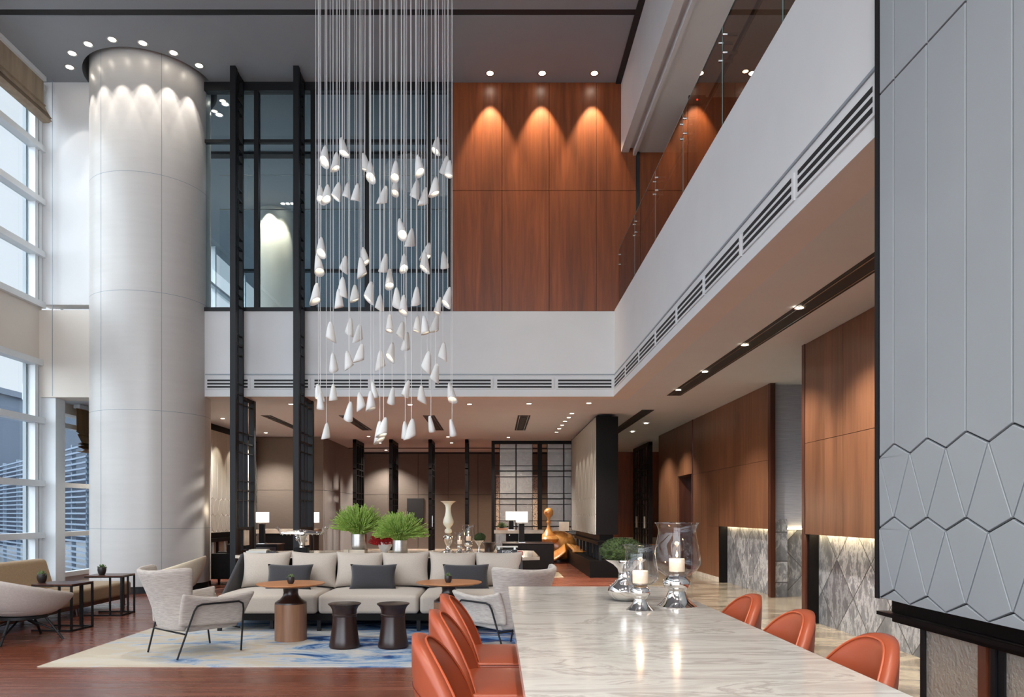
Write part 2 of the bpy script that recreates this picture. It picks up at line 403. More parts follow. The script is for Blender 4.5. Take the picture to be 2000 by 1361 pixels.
# lower ceilings
mb=MB(); mb.box(-9.0,8.6,YB+.3,26.3,ZL+.0,ZL+.3); mb.box(XF+.3,8.6,YN,YB+.3,ZL,ZL+.3); mb.build('ceiling','soffit',kind='structure')
mb=MB(); mb.box(-8.6,8.6,YB+.3,31,ZT-.25,ZT-.05); mb.box(XF+.3,8.6,YN,YB+.3,ZT-.25,ZT-.05); mb.build('floor','soffit',kind='structure')  # upper storey slab
# rear wood panelled wall of the atrium
xw0=-.818
joints=[xw0,.11,.985,1.86,2.6]
zj=1.4+(VY-372)*YB/F
mb=MB()
for a,b in zip(joints[:-1],joints[1:]):
    for z0,z1 in ((ZT-.02,zj),(zj,ZC)): mb.box(a+.004,b-.004,YB,YB+.08,z0+.004,z1-.004)
mb.build('wall_back','wood_back',kind='structure')
S('wall_back','groove',xw0,2.6,YB+.03,YB+.2,ZT-.02,ZC)
S('wall_back','wood_back',2.63,8.3,YB+.0,YB+.2,ZT-.05,8.1)
S('trim_4','groove',2.6,2.66,YB-.03,YB+.2,ZT-.02,8.1)
S('wall_right','wood_back',3.3,8.3,11.8,12.0,ZT-.05,8.1)          # timber wall on the gallery
# glazed rear upper wall
mb=MB(); mb.box(-5.6,xw0,YB-.02,YB+.12,ZC-.16,ZC); mb.box(-5.6,xw0,YB-.02,YB+.12,ZT-.02,ZT+.05)
for x in (500.5,611,716.5,836,879): 
    X=(x-VX)/F*YB; mb.box(X-.04,X+.04,YB-.01,YB+.12,ZT,ZC)
z=1.4+(VY-275)*YB/F; mb.box(-5.6,xw0,YB,YB+.08,z-.03,z+.03)
mb.build('window_1','black',kind='structure')
S('window_1','upper_glass',-5.5,xw0,YB+.05,YB+.055,ZT,ZC-.1)
# upper room beyond the glazing
S('wall_back','ceiling_grey',-12,4,30.8,31,ZT-.05,ZC)
mb=MB()
for y in (16.2,24.0): mb.box(-8.6,4,y,y+.2,ZC-.06,ZC)
mb.build('trim_5','groove',kind='structure')  # dark beams put in for the reflections in the glazing
MB().lathe([(.46,ZT-.05),(.46,ZC)],40,(-5.88,19.5,0)).build('column_1','cream',smooth=True,kind='structure')  # modelled column standing in for one reflected in the glazing
S('wall_right','ceiling_grey',xw0+.1,xw0+.3,YB+.3,31,ZT-.05,ZC)
for i,(x,y) in enumerate([(521,441),(556,443),(553,397.5),(562,397.5),(571,397.5)]):
    p=G(x,y,ZC)
    if i<2: p.y-=.35
    t=thing('recessed_downlight',['left downlight before the column behind the upper glazing','right downlight before the column behind the upper glazing','left of three tiny lights behind the upper glazing','middle of three tiny lights behind the upper glazing','right of three tiny lights behind the upper glazing'][i],'downlight',(p.x,p.y,ZC-.001))
    MB().lathe([(0,-.003),(.06,-.003)],16,closed=False).build('lamp_lens','lens_cool',t); MB().lathe([(.06,-.004),(.08,-.006),(.085,0)],16,closed=False).build('trim_ring','steel',t)
    spot(None,(p.x,p.y-(1.3 if i<2 else 0),ZC-.03),150 if i<2 else 60,80,.5,(1,.86,.66),.03,(-5.88,19.3,6.8) if i<2 else None,'column_wash_light')
for x in (-3.5,-1.8):
    for y in (17,21,26): spot(None,(x,y,ZC-.05),110,140,.6,(.95,.97,1),.1,None,'upper_room_fill')  # added fill lights for the upper room, no fixtures
# glass balustrade beyond the glazing
t=thing('glass_balustrade','clear glass balustrade behind the dark upper glazing beside the column','balustrade',(0,0,0))
B('glass_pane','window_glass',-5.4,-.95,14.3,14.312,ZT-.05,7.32,t); MB().tube([(-5.4,14.306,7.33),(-.95,14.306,7.33)],.012).tube([(-5.4,14.306,8.0),(-.95,14.306,8.0)],.006).build('top_edge','steel',t)
# big round column
mb=MB(); seg=96
mb.lathe([(CR,.12),(CR,ZC+.5)],seg,(CX,CY,0)); mb.build('column_2','column',smooth=True,kind='structure')
MB().lathe([(CR-.03,0),(CR-.03,.14)],seg,(CX,CY,0)).build('baseboard_column','groove',smooth=True,kind='structure')
# column joints: thin grooves as dark hairline rings and verticals
mb=MB()
for yy in (333,566,799.5,1033): 
    z=1.4+(VY-yy)*12.67/F
    mb.lathe([(CR+.0015,z-.004),(CR+.0015,z+.004)],seg,(CX,CY,0),closed=False)
for px in (197,315.5,402):
    t_=(px-VX)/F; A=1+t_*t_; Bq=-2*(CY+t_*CX); Cq=CX*CX+CY*CY-CR*CR; D=max(0,Bq*Bq-4*A*Cq); Yq=(-Bq-math.sqrt(D))/(2*A); a=math.atan2(Yq-CY,t_*Yq-CX)
    for k in range(1):
        p=[(CX+(CR+.0015)*math.cos(a+d),CY+(CR+.0015)*math.sin(a+d)) for d in (-.004,.004)]
        mb.add([(p[0][0],p[0][1],.13),(p[1][0],p[1][1],.13),(p[1][0],p[1][1],ZC+.4),(p[0][0],p[0][1],ZC+.4)],[(0,1,2,3)])
mb.build('trim_6','frame_grey',kind='structure')
# return wall beside the window
S('wall_left','white',XW+.0,CX-.6,YB,YB+.3,ZT+.1,ZC)
mb=MB(); mb.box(XW-.02,CX-.6,YB-.08,YB+.4,ZL-.02,ZT-.02); mb.build('wall_left','cream',kind='structure')
S('column_3','frame_white',XW+.02,-8.17,YB-.02,YB+.28,0,ZL-.02)
mb=MB(); mb.box(-8.2,-8.188,YB-.083,YB-.079,ZL,ZC); mb.build('trim_7','frame_grey',kind='structure')
# window wall (left)
S('wall_left','cream',XW-.3,XW+.02,YN,YB,4.2,5.22)
S('wall_left','white',XW-.3,XW+.02,YN,26,-.1,.16)
S('wall_left','cream',XW-.3,XW,YB+.3,26,ZL-.2,ZT)
ys=[YN+.1]; y=13.42
my=[]
while y>YN: my.append(y); y-=2.6
win=0
def window_wall(idx,z0,z1,transoms,label):
    mb=MB()
    for yy in my+[YB-.06,YN+.06]: mb.box(XW-.1,XW+.04,yy-.045,yy+.045,z0,z1)
    for z in transoms: mb.box(XW-.08,XW+.10,YN,YB,z-.055,z+.055)
    mb.build('window_%d'%idx,'frame_white',kind='structure')
    mb=MB()
    for yy in my: mb.box(XW-.16,XW-.1,yy-.09,yy+.09,z0,z1)
    mb.build('window_%d'%idx,'frame_grey',kind='structure')
    S('window_%d'%idx,'window_glass',XW-.05,XW-.045,YN,YB,z0,z1)
window_wall(2,5.22,9.3,[5.25,6.19,7.16,8.14,9.28],'')
window_wall(3,.16,4.2,[.2,.99,1.95,3.11,4.17],'')
mb=MB()
for yy in (YB+.32,16.6,19.3,22,25.6): mb.box(XW-.1,XW+.04,yy-.05,yy+.05,.16,ZL)
for z in (.2,.99,1.95,3.11): mb.box(XW-.08,XW+.06,YB+.3,25.8,z-.045,z+.045)
mb.build('window_4','frame_white',kind='structure')
S('window_4','window_glass',XW-.05,XW-.045,YB+.3,25.8,.16,ZL-.1)
# upper room window on the left
mb=MB()
for yy in (14.2,16.8,19.4,22,24.6,27.2): mb.box(XW-.1,XW+.04,yy-.05,yy+.05,ZT,ZC)
for z in (6.2,7.2,8.2): mb.box(XW-.08,XW+.06,YB+.3,31,z-.045,z+.045)
mb.build('window_5','frame_white',kind='structure')
# taupe walls far left and back
mb=MB(); xj=[-8.4,-7.0,-5.6,-4.88]
for a,b in zip(xj[:-1],xj[1:]):
    for z0,z1 in ((0,2.05),(2.05,ZL)): mb.box(a+.005,b-.005,20.7,20.8,z0+.005,z1-.005)
for a,b in ((20.8,22.2),(22.2,25.9)):
    for z0,z1 in ((0,2.05),(2.05,ZL)): mb.box(-4.98,-4.88,a+.005,b-.005,z0+.005,z1-.005)
xj=[-4.88+1.06*i for i in range(9)]
for a,b in zip(xj[:-1],xj[1:]):
    for z0,z1 in ((0,2.05),(2.05,ZL-.06)): mb.box(a+.006,b-.006,25.9,26.0,z0+.006,z1-.006)
mb.build('wall_back','taupe',kind='structure')
S('wall_back','groove',-8.46,-4.9,20.74,20.95,0,ZL); 
S('wall_back','groove',-4.99,8.4,25.95,26.1,0,ZL)
S('wall_left','groove',-5.1,-4.93,20.8,25.9,0,ZL)
S('wall_back','wood_back',3.6,8.4,25.85,25.95,0,ZL)
S('wall_back','beige_stone',3.6,8.4,25.8,25.86,0,.55)
S('baseboard_back','beige_stone',-4.9,3.6,25.85,25.9,0,.14)
S('wall_back','groove',-3.15,-2.55,25.86,25.9,1.02,1.92)
S('trim_8','groove',-4.88,3.0,24.2,24.28,ZL-.02,ZL+.02)
# right wood wall, far bay
X1=4.55; Xm1=4.67
def bay(x,xm,ya,yb,joints,idx):
    mb=MB(); js=sorted([ya]+joints+[yb])
    for a,b in zip(js[:-1],js[1:]):
        for z0,z1 in ((1.13,2.29),(2.29,ZL)): mb.box(x,x+.05,a+.003,b-.003,z0+.003,z1-.003)
    mb.build('wall_right','wood_right',kind='structure')
    S('wall_right','groove',x+.02,x+.1,ya,yb,1.14,ZL)
bay(X1,Xm1,12.24,16.2,[14.95],0)
S('wall_right','diamond_y',Xm1,Xm1+.2,12.24,14.8,0,1.3)
# beyond: full-height wood with a doorway
mb=MB()
mb.box(X1,X1+.06,14.82,16.95,0,1.13); mb.box(X1,X1+.06,16.2,16.95,1.13,2.287); mb.box(X1,X1+.06,16.2,16.95,2.293,ZL); mb.box(X1,X1+.06,16.96,18.4,2.32,ZL); mb.box(X1,X1+.06,18.42,20.5,0,ZL)
mb.build('wall_right','wood_right',kind='structure')
S('trim_9','wood_edge',X1-.02,X1+.1,16.92,16.97,0,ZL); 
S('baseboard_right','beige_stone',X1-.015,X1+.05,14.9,16.95,0,.09)
S('door_1','wood_dark',X1+.35,X1+.4,16.97,18.4,0,2.32)
mb=MB(); mb.box(X1+.05,X1+.35,18.38,18.45,0,2.32); mb.box(X1+.05,X1+.35,16.95,17.0,0,2.32); mb.box(X1+.05,X1+.35,16.95,18.4,2.3,2.4); mb.build('door_1','wood_dark',kind='structure')
S('trim_10','blackwood',X1-.03,Xm1+.02,14.78,14.86,0,1.13)
# reveal and trims at the niche
S('trim_11','wood_dark',X1-.0,X1+.085,12.15,12.25,0,ZL)
S('wall_right','greycloth',X1+.10,8.4,12.3,12.4,1.12,ZL)
mb=MB(); mb.box(4.70,8.4,12.32,12.45,0,1.12); mb.build('wall_right','diamond_x',kind='structure')
S('trim_12','beige_stone',4.66,4.80,12.26,12.33,0,1.08)
# near bay
X2=3.95; Xm2=4.10
bay(X2,Xm2,1.0,9.43,[8.34,7.25,6.1,4.9,3.7,2.4],1)
S('wall_right','diamond_y',Xm2,Xm2+.2,1.0,9.3,0,1.3)
S('wall_right','wood_right',X2,X2+.05,YN,1.0,0,ZL)
mb=MB(); mb.box(X2-.01,X2+.03,9.36,9.44,0,ZL); mb.build('trim_13','wood_dark',kind='structure')
mb=MB(); mb.box(X2+.03,Xm2+.2,9.30,9.42,0,1.13); mb.box(X2+.05,X2+.6,9.38,9.43,0,ZL); mb.build('trim_14','blackwood',kind='structure')
S('wall_right','wood_right',X2+.55,X2+.65,9.43,12.3,0,ZL) if False else None
S('wall_right','soffit',8.3,8.45,YN,26,0,ZL)
# LED coves over the marble
mb=MB(); mb.box(X1+.06,Xm1-.01,12.26,14.78,1.135,1.15); mb.box(X2+.06,Xm2-.01,1.0,9.28,1.135,1.15); mb.box(4.82,5.8,12.25,12.3,1.13,1.145)
mb.build('cove_light','led'); o=bpy.data.objects['cove_light']; tag(o,'warm strip light glowing along the top of the grey marble wall panels','cove light')
# rear wall behind the camera: glazed front
mb=MB()
for x in (-8.3,-5.7,-3.1,-.5,2.1): mb.box(x-.08,x+.08,YN-.1,YN+.1,0,ZC)
for z in (.1,3.2,6.3,9.3): mb.box(-8.46,2.2,YN-.1,YN+.1,z-.1,z+.1)
mb.build('window_6','frame_white',kind='structure')
S('wall_front','soffit',2.2,8.5,YN-.1,YN+.05,0,ZC)
# pilaster slots in lower ceiling
def slot(x0,x1,y0,y1,label,inner=True,z=ZL):
    t=thing('ceiling_slot_diffuser',label,'air diffuser',((x0+x1)/2,(y0+y1)/2,z),0,'black slot diffusers in the lower ceiling')
    w=(x1-x0)/2; l=(y1-y0)/2
    MB().box(-w,w,-l,l,-.006,.0).build('slot','groove',t)
    m=MB()
    for s_ in (-1,1):
        m.box(s_*(w-.045)-.008,s_*(w-.045)+.008,-l+.03,l-.03,-.012,-.004)
    m.build('trim_rail','steel',t)
    if inner:
        MB().box(-w*.35,w*.35,-l*.8,l*.8,-.014,-.004).build('grille_plate','black',t)
    return t
slot(.48,.76,16.17,19.07,'black slot diffuser in the lower ceiling above the concierge desk')
slot(-1.62,-1.36,16.17,19.07,'black slot diffuser in the lower ceiling behind the lowest right pendants')
slot(-3.48,-3.22,16.17,19.07,'black slot diffuser in the lower ceiling left of the first slatted divider')
slot(-5.2,-4.98,16.17,19.4,'black slot diffuser in the lower ceiling between the two tall lattice screens')
slot(3.13,3.39,1.5,13.43,'longest black slot in the right ceiling, running over the marble table side',False)
slot(3.05,3.31,15.3,21.5,'long black slot in the right ceiling beyond the floating panel',False)
# air grilles in the white fascias
def grille(x0,x1,axis,label,grp,extra=0):
    t=thing('air_grille',label,'air grille',(0,0,0),0,grp)
    m=MB(); k=MB()
    za,zb=3.70,3.90
    zs=[3.725,3.785,3.845]
    if axis=='X':
        m.box(x0+.02,x1-.02,YB-.015,YB+.0,za,zb)
        for z in zs: k.box(x0+.06,x1-.06,YB-.018,YB-.014,z,z+.033)
    else:
        m.box(XF-.015,XF,x0+.02,x1-.02,za,zb)
        for z in zs: k.box(XF-.018,XF-.014,x0+.06,x1-.06,z,z+.033)
    m.build('grille_frame','white',t); k.build('dark_slots','groove',t)
xs=[-5.42,-4.55,-3.43,-2.32,-1.19,-.04,1.09,2.2]
for i in range(7): grille(xs[i],xs[i+1],'X',ORD[i]+' of the white air grilles in the rear fascia','grilles in the rear fascia')
yy=[13.55-1.17*i for i in range(9)]
nm=['farthest','second farthest','third farthest','fourth farthest','fifth farthest','sixth farthest','second nearest','nearest']
for i in range(8): grille(yy[i+1],yy[i],'Y',nm[i]+' of the white air grilles on the right gallery fascia','grilles in the gallery fascia')
mb=MB(); mb.box(XF-.012,XF,4.0,YB,3.965,3.985); mb.box(-5.4,XF,YB-.012,YB,3.965,3.985); mb.build('trim_15','frame_grey',kind='structure')
mb=MB(); mb.box(XF-.025,XF,-2,YB-.02,3.56,3.66); mb.box(-5.4,XF,YB-.025,YB,3.56,3.66); mb.build('trim_16','white',kind='structure')
# glass balustrade panes on the gallery
zt=6.28
ds=[13.55-1.55*i for i in range(9)]
nmr=['farthest','second farthest','third farthest','third nearest','second nearest','nearest']
for i in range(6):
    t=thing('balustrade_panel',nmr[i]+' bronze tinted glass pane of the gallery balustrade','glass balustrade',(XF+.08,(ds[i]+ds[i+1])/2,ZT),0,'glass panes of the gallery balustrade')
    h=(ds[i]-ds[i+1])/2-.008
    MB().box(-.007,.007,-h,h,0,zt-ZT).build('glass_pane','rail_glass',t)
    m=MB().box(-.009,.009,-h,h,zt-ZT,zt-ZT+.008); m.box(-.009,.009,-h-.004,-h+.004,0,zt-ZT+.005); m.build('pane_edge','glass_edge',t)
    for s_ in (-1,1):
        for zz in (zt-ZT-.12,zt-ZT-.30): MB().tube([(-.03,s_*(h-.06),zz),(.12,s_*(h-.06),zz)],.016,8).build('clamp','steel',t,smooth=True)
o=MB().tube([(XF+.2,YN+3,zt-.22),(XF+.2,13.5,zt-.22)],.025,12).build('handrail','steel',smooth=True); tag(o,'round metal handrail running behind the bronze glass of the gallery','handrail')
t=thing('exit_sign','small dark illuminated sign hanging in front of the gallery timber wall','sign',P(1361,196,11.4))
MB().box(-.13,.13,-.02,.02,-.07,.07).build('sign_box','blackwood',t); MB().box(-.012,.012,-.025,-.02,-.012,.012).build('indicator_light',emit('red_indicator',(1,.05,.03,1),6),t); MB().tube([(0,0,.07),(0,0,8.1-P(1361,196,11.4).z)],.008,6).build('rod','steel',t)
# ================================================================ DOWNLIGHTS
def downlight_proto(name,r,mat,depth=.02):
    t=thing(name,'x','downlight',(0,0,50),0)
    MB().lathe([(r*.72,-.002),(r,-.006),(r*1.04,-.004),(r*1.04,.0)],20,closed=False).build('trim_ring','steel',t,smooth=True)
    MB().lathe([(0.0,-.003),(r*.72,-.003)],20,closed=False).build('lamp_lens',mat,t)
    return t
pu=downlight_proto('recessed_downlight',.085,'lens_cool'); pl=downlight_proto('recessed_downlight',.06,'lens')
def place(proto,p,label,grp,used={}):
    if proto.name not in used:
        used[proto.name]=1; o=proto; o.location=p; o['label']=label
    else: o=copy_tree(proto,loc=p,label=label)
    o['group']=grp; return o
ring=[(136,131),(141,104),(172,86),(219,77),(279,84),(339,103),(389,128)]
rl=['lowest left','bright second lowest left','third from the left','topmost','fifth from the left','sixth from the left','lowest right']
for i,(x,y) in enumerate(ring):
    p=G(x,y,ZC); o=place(pu,(p.x,p.y,ZC-.001),rl[i]+' downlight of the ring in the grey ceiling round the big column','downlights round the column')
    c=Vector((CX,CY,0)); d=(c-Vector((p.x,p.y,0))).normalized()
    tgt=Vector((p.x,p.y,0))+d*1.2; spot(None,(p.x,p.y,ZC-.03),34,34,.3,(1,.95,.88),.02,(tgt.x,tgt.y,3.2),'column_wash_light'); spot(None,(p.x,p.y,ZC-.03),20,58,.12,(1,.93,.85),.01,None,'column_scallop_light')
for i,(x,y) in enumerate([(440,203),(428,224)]):
    p=G(x,y,ZC); place(pu,(p.x,p.y,ZC-.001),['upper','lower'][i]+' of the two downlights seen through the glazing right of the column','downlights behind the glazing')
    spot(None,(p.x,p.y,ZC-.03),60,60,.5,(1,.9,.78),.03,None,'column_wash_light')
for i,(x,y) in enumerate([(957,143),(1059,143),(1161,143)]):
    p=G(x,y,ZC); place(pu,(p.x,p.y,ZC-.001),['left','middle','right'][i]+' downlight of the three in front of the timber wall under the grey ceiling','downlights washing the timber wall')
    spot(None,(p.x,p.y,ZC-.03),230,52,.55,(1,.74,.44),.02,(p.x,YB+.35,5.2),'timber_wash_light')
low=[(568,789,'between the tall lattice screens'),(801,790,'just above the row of lowest pendants'),(917,789,'nearest the fascia, above the third slatted divider'),(1033,788,'above the slot over the concierge desk'),(1150,787,'nearest the dark end of the floating panel'),(435,817,'beside the column above the patterned panel'),(519,845,'low between the tall screens'),(720,852,'left of the first slatted divider'),(742,865,'between the first two slatted dividers'),(875,853,'left of the third slatted divider top'),(882,864.5,'below and right of its neighbour near the third divider'),(993,854,'above the black glazed lattice doors'),(754,879,'farthest, near the back wall')]
for i,(x,y,l) in enumerate(low):
    p=G(x,y,ZL); place(pl,(p.x,p.y,ZL-.001),'recessed downlight in the lower ceiling, '+l,'downlights in the lower ceiling')
    spot(None,(p.x,p.y,ZL-.03),300,115,.7,(1,.97,.92),.04,None,'ceiling_spot_and_fill')
for i,(x,y) in enumerate([(1117,807),(1111,815),(1103.5,822.5),(1098,830),(1092,837),(1087,843.5)]):
    p=G(x,y,ZL); place(pl,(p.x,p.y,ZL-.001),['nearest','second nearest','third nearest','fourth nearest','fifth nearest','farthest'][i]+' of six tiny downlights beside the floating panel','downlight row beside the floating panel')
    spot(None,(p.x,p.y,ZL-.03),30,46,.3,(1,.90,.76),.02,(p.x+.50,p.y,1.2),'panel_wash_light')
for i,(x,y) in enumerate([(1561,600.5),(1455,673),(1377,725.5),(1325,761),(1262,826.6),(1235.5,843)]):
    p=G(x,y,ZL-.01); place(pl,(p.x,p.y,ZL-.013),['nearest','second','third','fourth','fifth','farthest'][i]+' spotlight set in the black ceiling slots along the right side','spotlights in the right ceiling slots')
    spot(None,(p.x,p.y,ZL-.05),200,115,.7,(1,.97,.92),.04,None,'slot_spot_and_fill')

for y in (6.5,4.0,1.5,-1.5,-4.5): spot(None,(3.26,y,ZL-.05),200,115,.7,(1,.97,.92),.04,None,'slot_spot_and_fill')  # more spots added along the slot as fill, no fixtures
for x in (-6.5,-3.2,0): 
    for y in (-6,-1): spot(None,(x,y,ZC-.05),500,120,.6,(1,.93,.84),.08,None,'atrium_fill_spot')  # unseen spots added behind the camera to brighten the hall
for x in (-3,-1,.6,2.2): spot(None,(x,24.3,ZL-.05),150 if x>0 else 90,110,.7,(1,.80,.58),.05,None,'ceiling_spot_and_fill')  # spots without fixtures, added to brighten the far wall
for x,y in ((-7.2,15.5),(-7.4,18.5),(6,15),(6.5,11),(6,20)): spot(None,(x,y,ZL-.05),150,120,.7,(1,.88,.74),.05,None,'ceiling_spot_and_fill')  # unseen spots added as fill at the lounge sides
for x,y in ((5.5,2),(5.5,6),(5.5,10)): spot(None,(x,y,8.05),120,120,.7,(1,.88,.74),.05,None,'gallery_fill_spot')  # unseen spots added to brighten the gallery
p=G(1456,139,8.1); pl2=place(pl,(p.x,p.y,8.098),'single downlight in the gallery ceiling seen through bronze glass','gallery downlight'); 
p=Vector((3.95,11.2,8.1)); place(pl,(p.x,p.y,8.098),'gallery downlight in front of the timber wall near the exit sign','gallery downlight'); spot(None,(p.x,p.y,8.05),120,55,.5,(1,.76,.48),.02,(3.95,12.1,5.5),'timber_wash_light')

for x,y in ((.0,3.0),(-1.9,7.0),(-5.2,8.6)): spot(None,(x,y,ZC-.05),420,46,.7,(1,.90,.78),.06,None,'atrium_fill_spot')  # fixtureless spots added to light table and seating from above
# ================================================================ LEATHER PANELS
def clip(poly,ax,v,keep_greater):
    out=[]
    for i in range(len(poly)):
        a=poly[i]; b=poly[(i+1)%len(poly)]
        ia=(a[ax]>=v) if keep_greater else (a[ax]<=v); ib=(b[ax]>=v) if keep_greater else (b[ax]<=v)
        if ia: out.append(a)
        if ia!=ib:
            t=(v-a[ax])/(b[ax]-a[ax]); out.append((a[0]+(b[0]-a[0])*t,a[1]+(b[1]-a[1])*t))
    return out
def area(p): return sum(p[i][0]*p[(i+1)%len(p)][1]-p[(i+1)%len(p)][0]*p[i][1] for i in range(len(p)))/2
def inset(poly,d):
    n=len(poly); out=[]
    for i in range(n):
        p0=Vector(poly[i-1]);p1=Vector(poly[i]);p2=Vector(poly[(i+1)%n])
        e1=(p1-p0).normalized(); e2=(p2-p1).normalized()
        n1=Vector((-e1.y,e1.x)); n2=Vector((-e2.y,e2.x)); b=n1+n2
        if b.length<1e-6: b=n1
        k=d/max(.35,(1+n1.dot(n2))/2); out.append(tuple(p1+b/2*k))
    return out
def leather_cells(Ya,Yb,Za,Zb,peak0,pitch,rows,topseam,x,th,r=.009,gap=.003):
    mb=MB(); cells=[]; h=pitch/2
    k0=int(math.floor((Ya-peak0)/pitch))-1; k1=int(math.ceil((Yb-peak0)/pitch))+1
    zp=[.993+.387*i for i in range(rows)]; zs=[z-.062 for z in zp]
    for k in range(k0,k1+1):
        c=peak0+k*pitch; m=c+h
        cells.append([(c-h,zs[0]),(c+h,zs[0]),(c,zp[0])])
        cells.append([(c-h,zs[0]-1),(c+h,zs[0]-1),(c+h,zs[0]),(c-h,zs[0])])
        for i in range(rows-1):
            cells.append([(c,zp[i]),(c+h,zs[i+1]),(c,zp[i+1]),(c-h,zs[i+1])])
            cells.append([(m,zs[i]),(m+h,zp[i]),(m,zs[i+1]),(m-h,zp[i])])
        cells.append([(c,zp[-1]),(m,zs[-1]),(m+h,zp[-1]),(m+h,topseam),(c,topseam)])
        cells.append([(c,topseam),(c+pitch,topseam),(c+pitch,topseam+4),(c,topseam+4)])
    for p in cells:
        for ax,v,g in ((0,Ya,True),(0,Yb,False),(1,Za,True),(1,Zb,False)):
            p=clip(p,ax,v,g)
            if len(p)<3: break
        if len(p)<3: continue
        if area(p)<0: p=p[::-1]
        if area(p)<4e-4: continue
        q=[]
        for a in p:
            if not q or (Vector(a)-Vector(q[-1])).length>1e-4: q.append(a)
        if (Vector(q[0])-Vector(q[-1])).length<1e-4: q.pop()
        p=q
        if len(p)<3: continue
        bx0=min(a[0] for a in p);bx1=max(a[0] for a in p);by0=min(a[1] for a in p);by1=max(a[1] for a in p)
        cl=lambda q:[(min(max(a,bx0),bx1),min(max(b,by0),by1)) for a,b in q]
        rings=[(inset(p,gap),x),(inset(p,gap+.001),x-th*.55),(inset(p,gap+r*.45),x-th*.9),(inset(p,gap+r),x-th)]
        n=len(p); vs=[(X,a,b) for pp,X in rings for a,b in cl(pp)]; fs=[]
        for s_ in range(3):
            for i in range(n): fs.append((s_*n+i,s_*n+(i+1)%n,(s_+1)*n+(i+1)%n,(s_+1)*n+i))
        fs.append(tuple(3*n+i for i in range(n))); mb.add(vs,fs)
    return mb
def leather_panel(label,X,Y0,Y1,Zt,mat,side=-1,leg_y=(),glass=(),z0=0,peak0=3.883,width=.45):
    t=thing('leather_wall_panel',label,'wall panel',(0,0,0))
    # padded face toward -X (side=-1) ; mirrored for +X
    mb=leather_cells(Y0+.012,Y1-.05,.93,Zt-.02,peak0,.298,3,3.70,X,.02)
    if side>0: mb.v=[(2*X-v[0],v[1],v[2]) for v in mb.v]
    mb.build('leather_padding',mat,t)
    xa,xb=(X,X+width) if side<0 else (X-width,X)
    B('carcass','blackwood',xa,xb,Y0+.0,Y1,.93,Zt,t)
    xe=X-.022 if side<0 else X+.022
    B('edge_strip','black',min(xe,X),max(xe,X),Y1-.05,Y1,.90,Zt,t)
    m=MB().box(xa+.09,xb-.09,Y0+.1,Y1-.12,.78,.93); m.build('plinth_rail','blackwood',t)
    m=MB().box(xa-.02,xb+.02,Y0+.02,Y1+.03,.775,.80); m.build('ledge','blackwood',t)
    B('lower_beam','blackwood',xa+.05,xb-.05,Y0+.05,Y1-.1,.70,.775,t)
    for y in leg_y:
        for xx in (xa+.10,xb-.10): B('leg','black',xx-.03,xx+.03,y-.03,y+.03,z0,.70,t)
    for a,b in glass: B('glass_panel','pebble',(xa+xb)/2-.01,(xa+xb)/2+.01,a,b,z0+.04,.70,t)
    return t
t=thing('leather_wall_panel','large pale grey-blue padded leather panel with kite pattern hanging at the right edge','wall panel',(0,0,0))
XP=2.12
leather_cells(.6,4.03,.93,5.58,3.883,.298,3,3.70,XP,.012,.004,.0038).build('leather_padding','leather_blue',t)
B('carcass','groove',XP,XP+.07,.6,4.1,.935,5.6,t)
B('edge_strip','black',XP-.016,XP+.075,4.032,4.07,.93,5.6,t)
B('plinth_rail','blackwood',XP+.075,XP+.22,.6,4.06,.80,.935,t)
B('ledge','blackwood',XP+.01,XP+.26,.6,4.10,.835,.855,t)
for y in (3.78,3.19,2.5,1.6): B('leg','black',XP+.08,XP+.115,y-.02,y+.02,.0,.80,t)
for y in (3.305,): B('mullion','wood_edge',XP+.07,XP+.14,y-.03,y+.025,0,.80,t)
B('mullion','wood_edge',XP+.08,XP+.12,3.245,3.262,0,.80,t); B('mullion','black',XP+.07,XP+.11,3.215,3.245,0,.80,t)
for a_,b_ in ((3.34,3.76),(2.52,3.17),(1.62,2.48)): B('glass_panel','pebble',XP+.09,XP+.102,a_,b_,.04,.80,t)
t=leather_panel('pale grey padded leather panel floating above the black plinth, dark end facing us',2.17,15.9,20.9,3.5,'leather_taupe',-1,(16.0,16.5,17.0,17.6,18.2,18.9,19.6,20.4),((16.05,16.45),(17.05,17.55),(18.25,18.85)),.37,peak0=15.9,width=.48)
B('hanger','blackwood',2.25,2.55,16.2,20.6,3.5,ZL,t)
t=leather_panel('taupe padded leather panel with kite pattern beyond the column, lit from above',-6.75,14.6,20.6,3.4,'leather_taupe',1,(14.8,15.6,16.4,17.2,18.0,18.8,19.6,20.4),((14.85,15.55),(15.65,16.35),(16.45,17.15),(17.25,17.95),(18.05,18.75),(18.85,19.55)),0,peak0=15.0)
B('hanger','blackwood',-7.1,-6.85,14.8,20.4,3.4,ZL,t)
for y in (15.6,16.6,17.6,18.6): spot(None,(-6.2,y,ZL-.03),45,60,.4,(1,.86,.68),.02,(-6.75,y,1.6),'panel_wash_light')
o=B('display_plinth','blackwood',2.03,2.85,15.85,20.9,0,.37,bevel=.004); tag(o,'long low glossy black plinth beneath the floating leather panel','plinth')
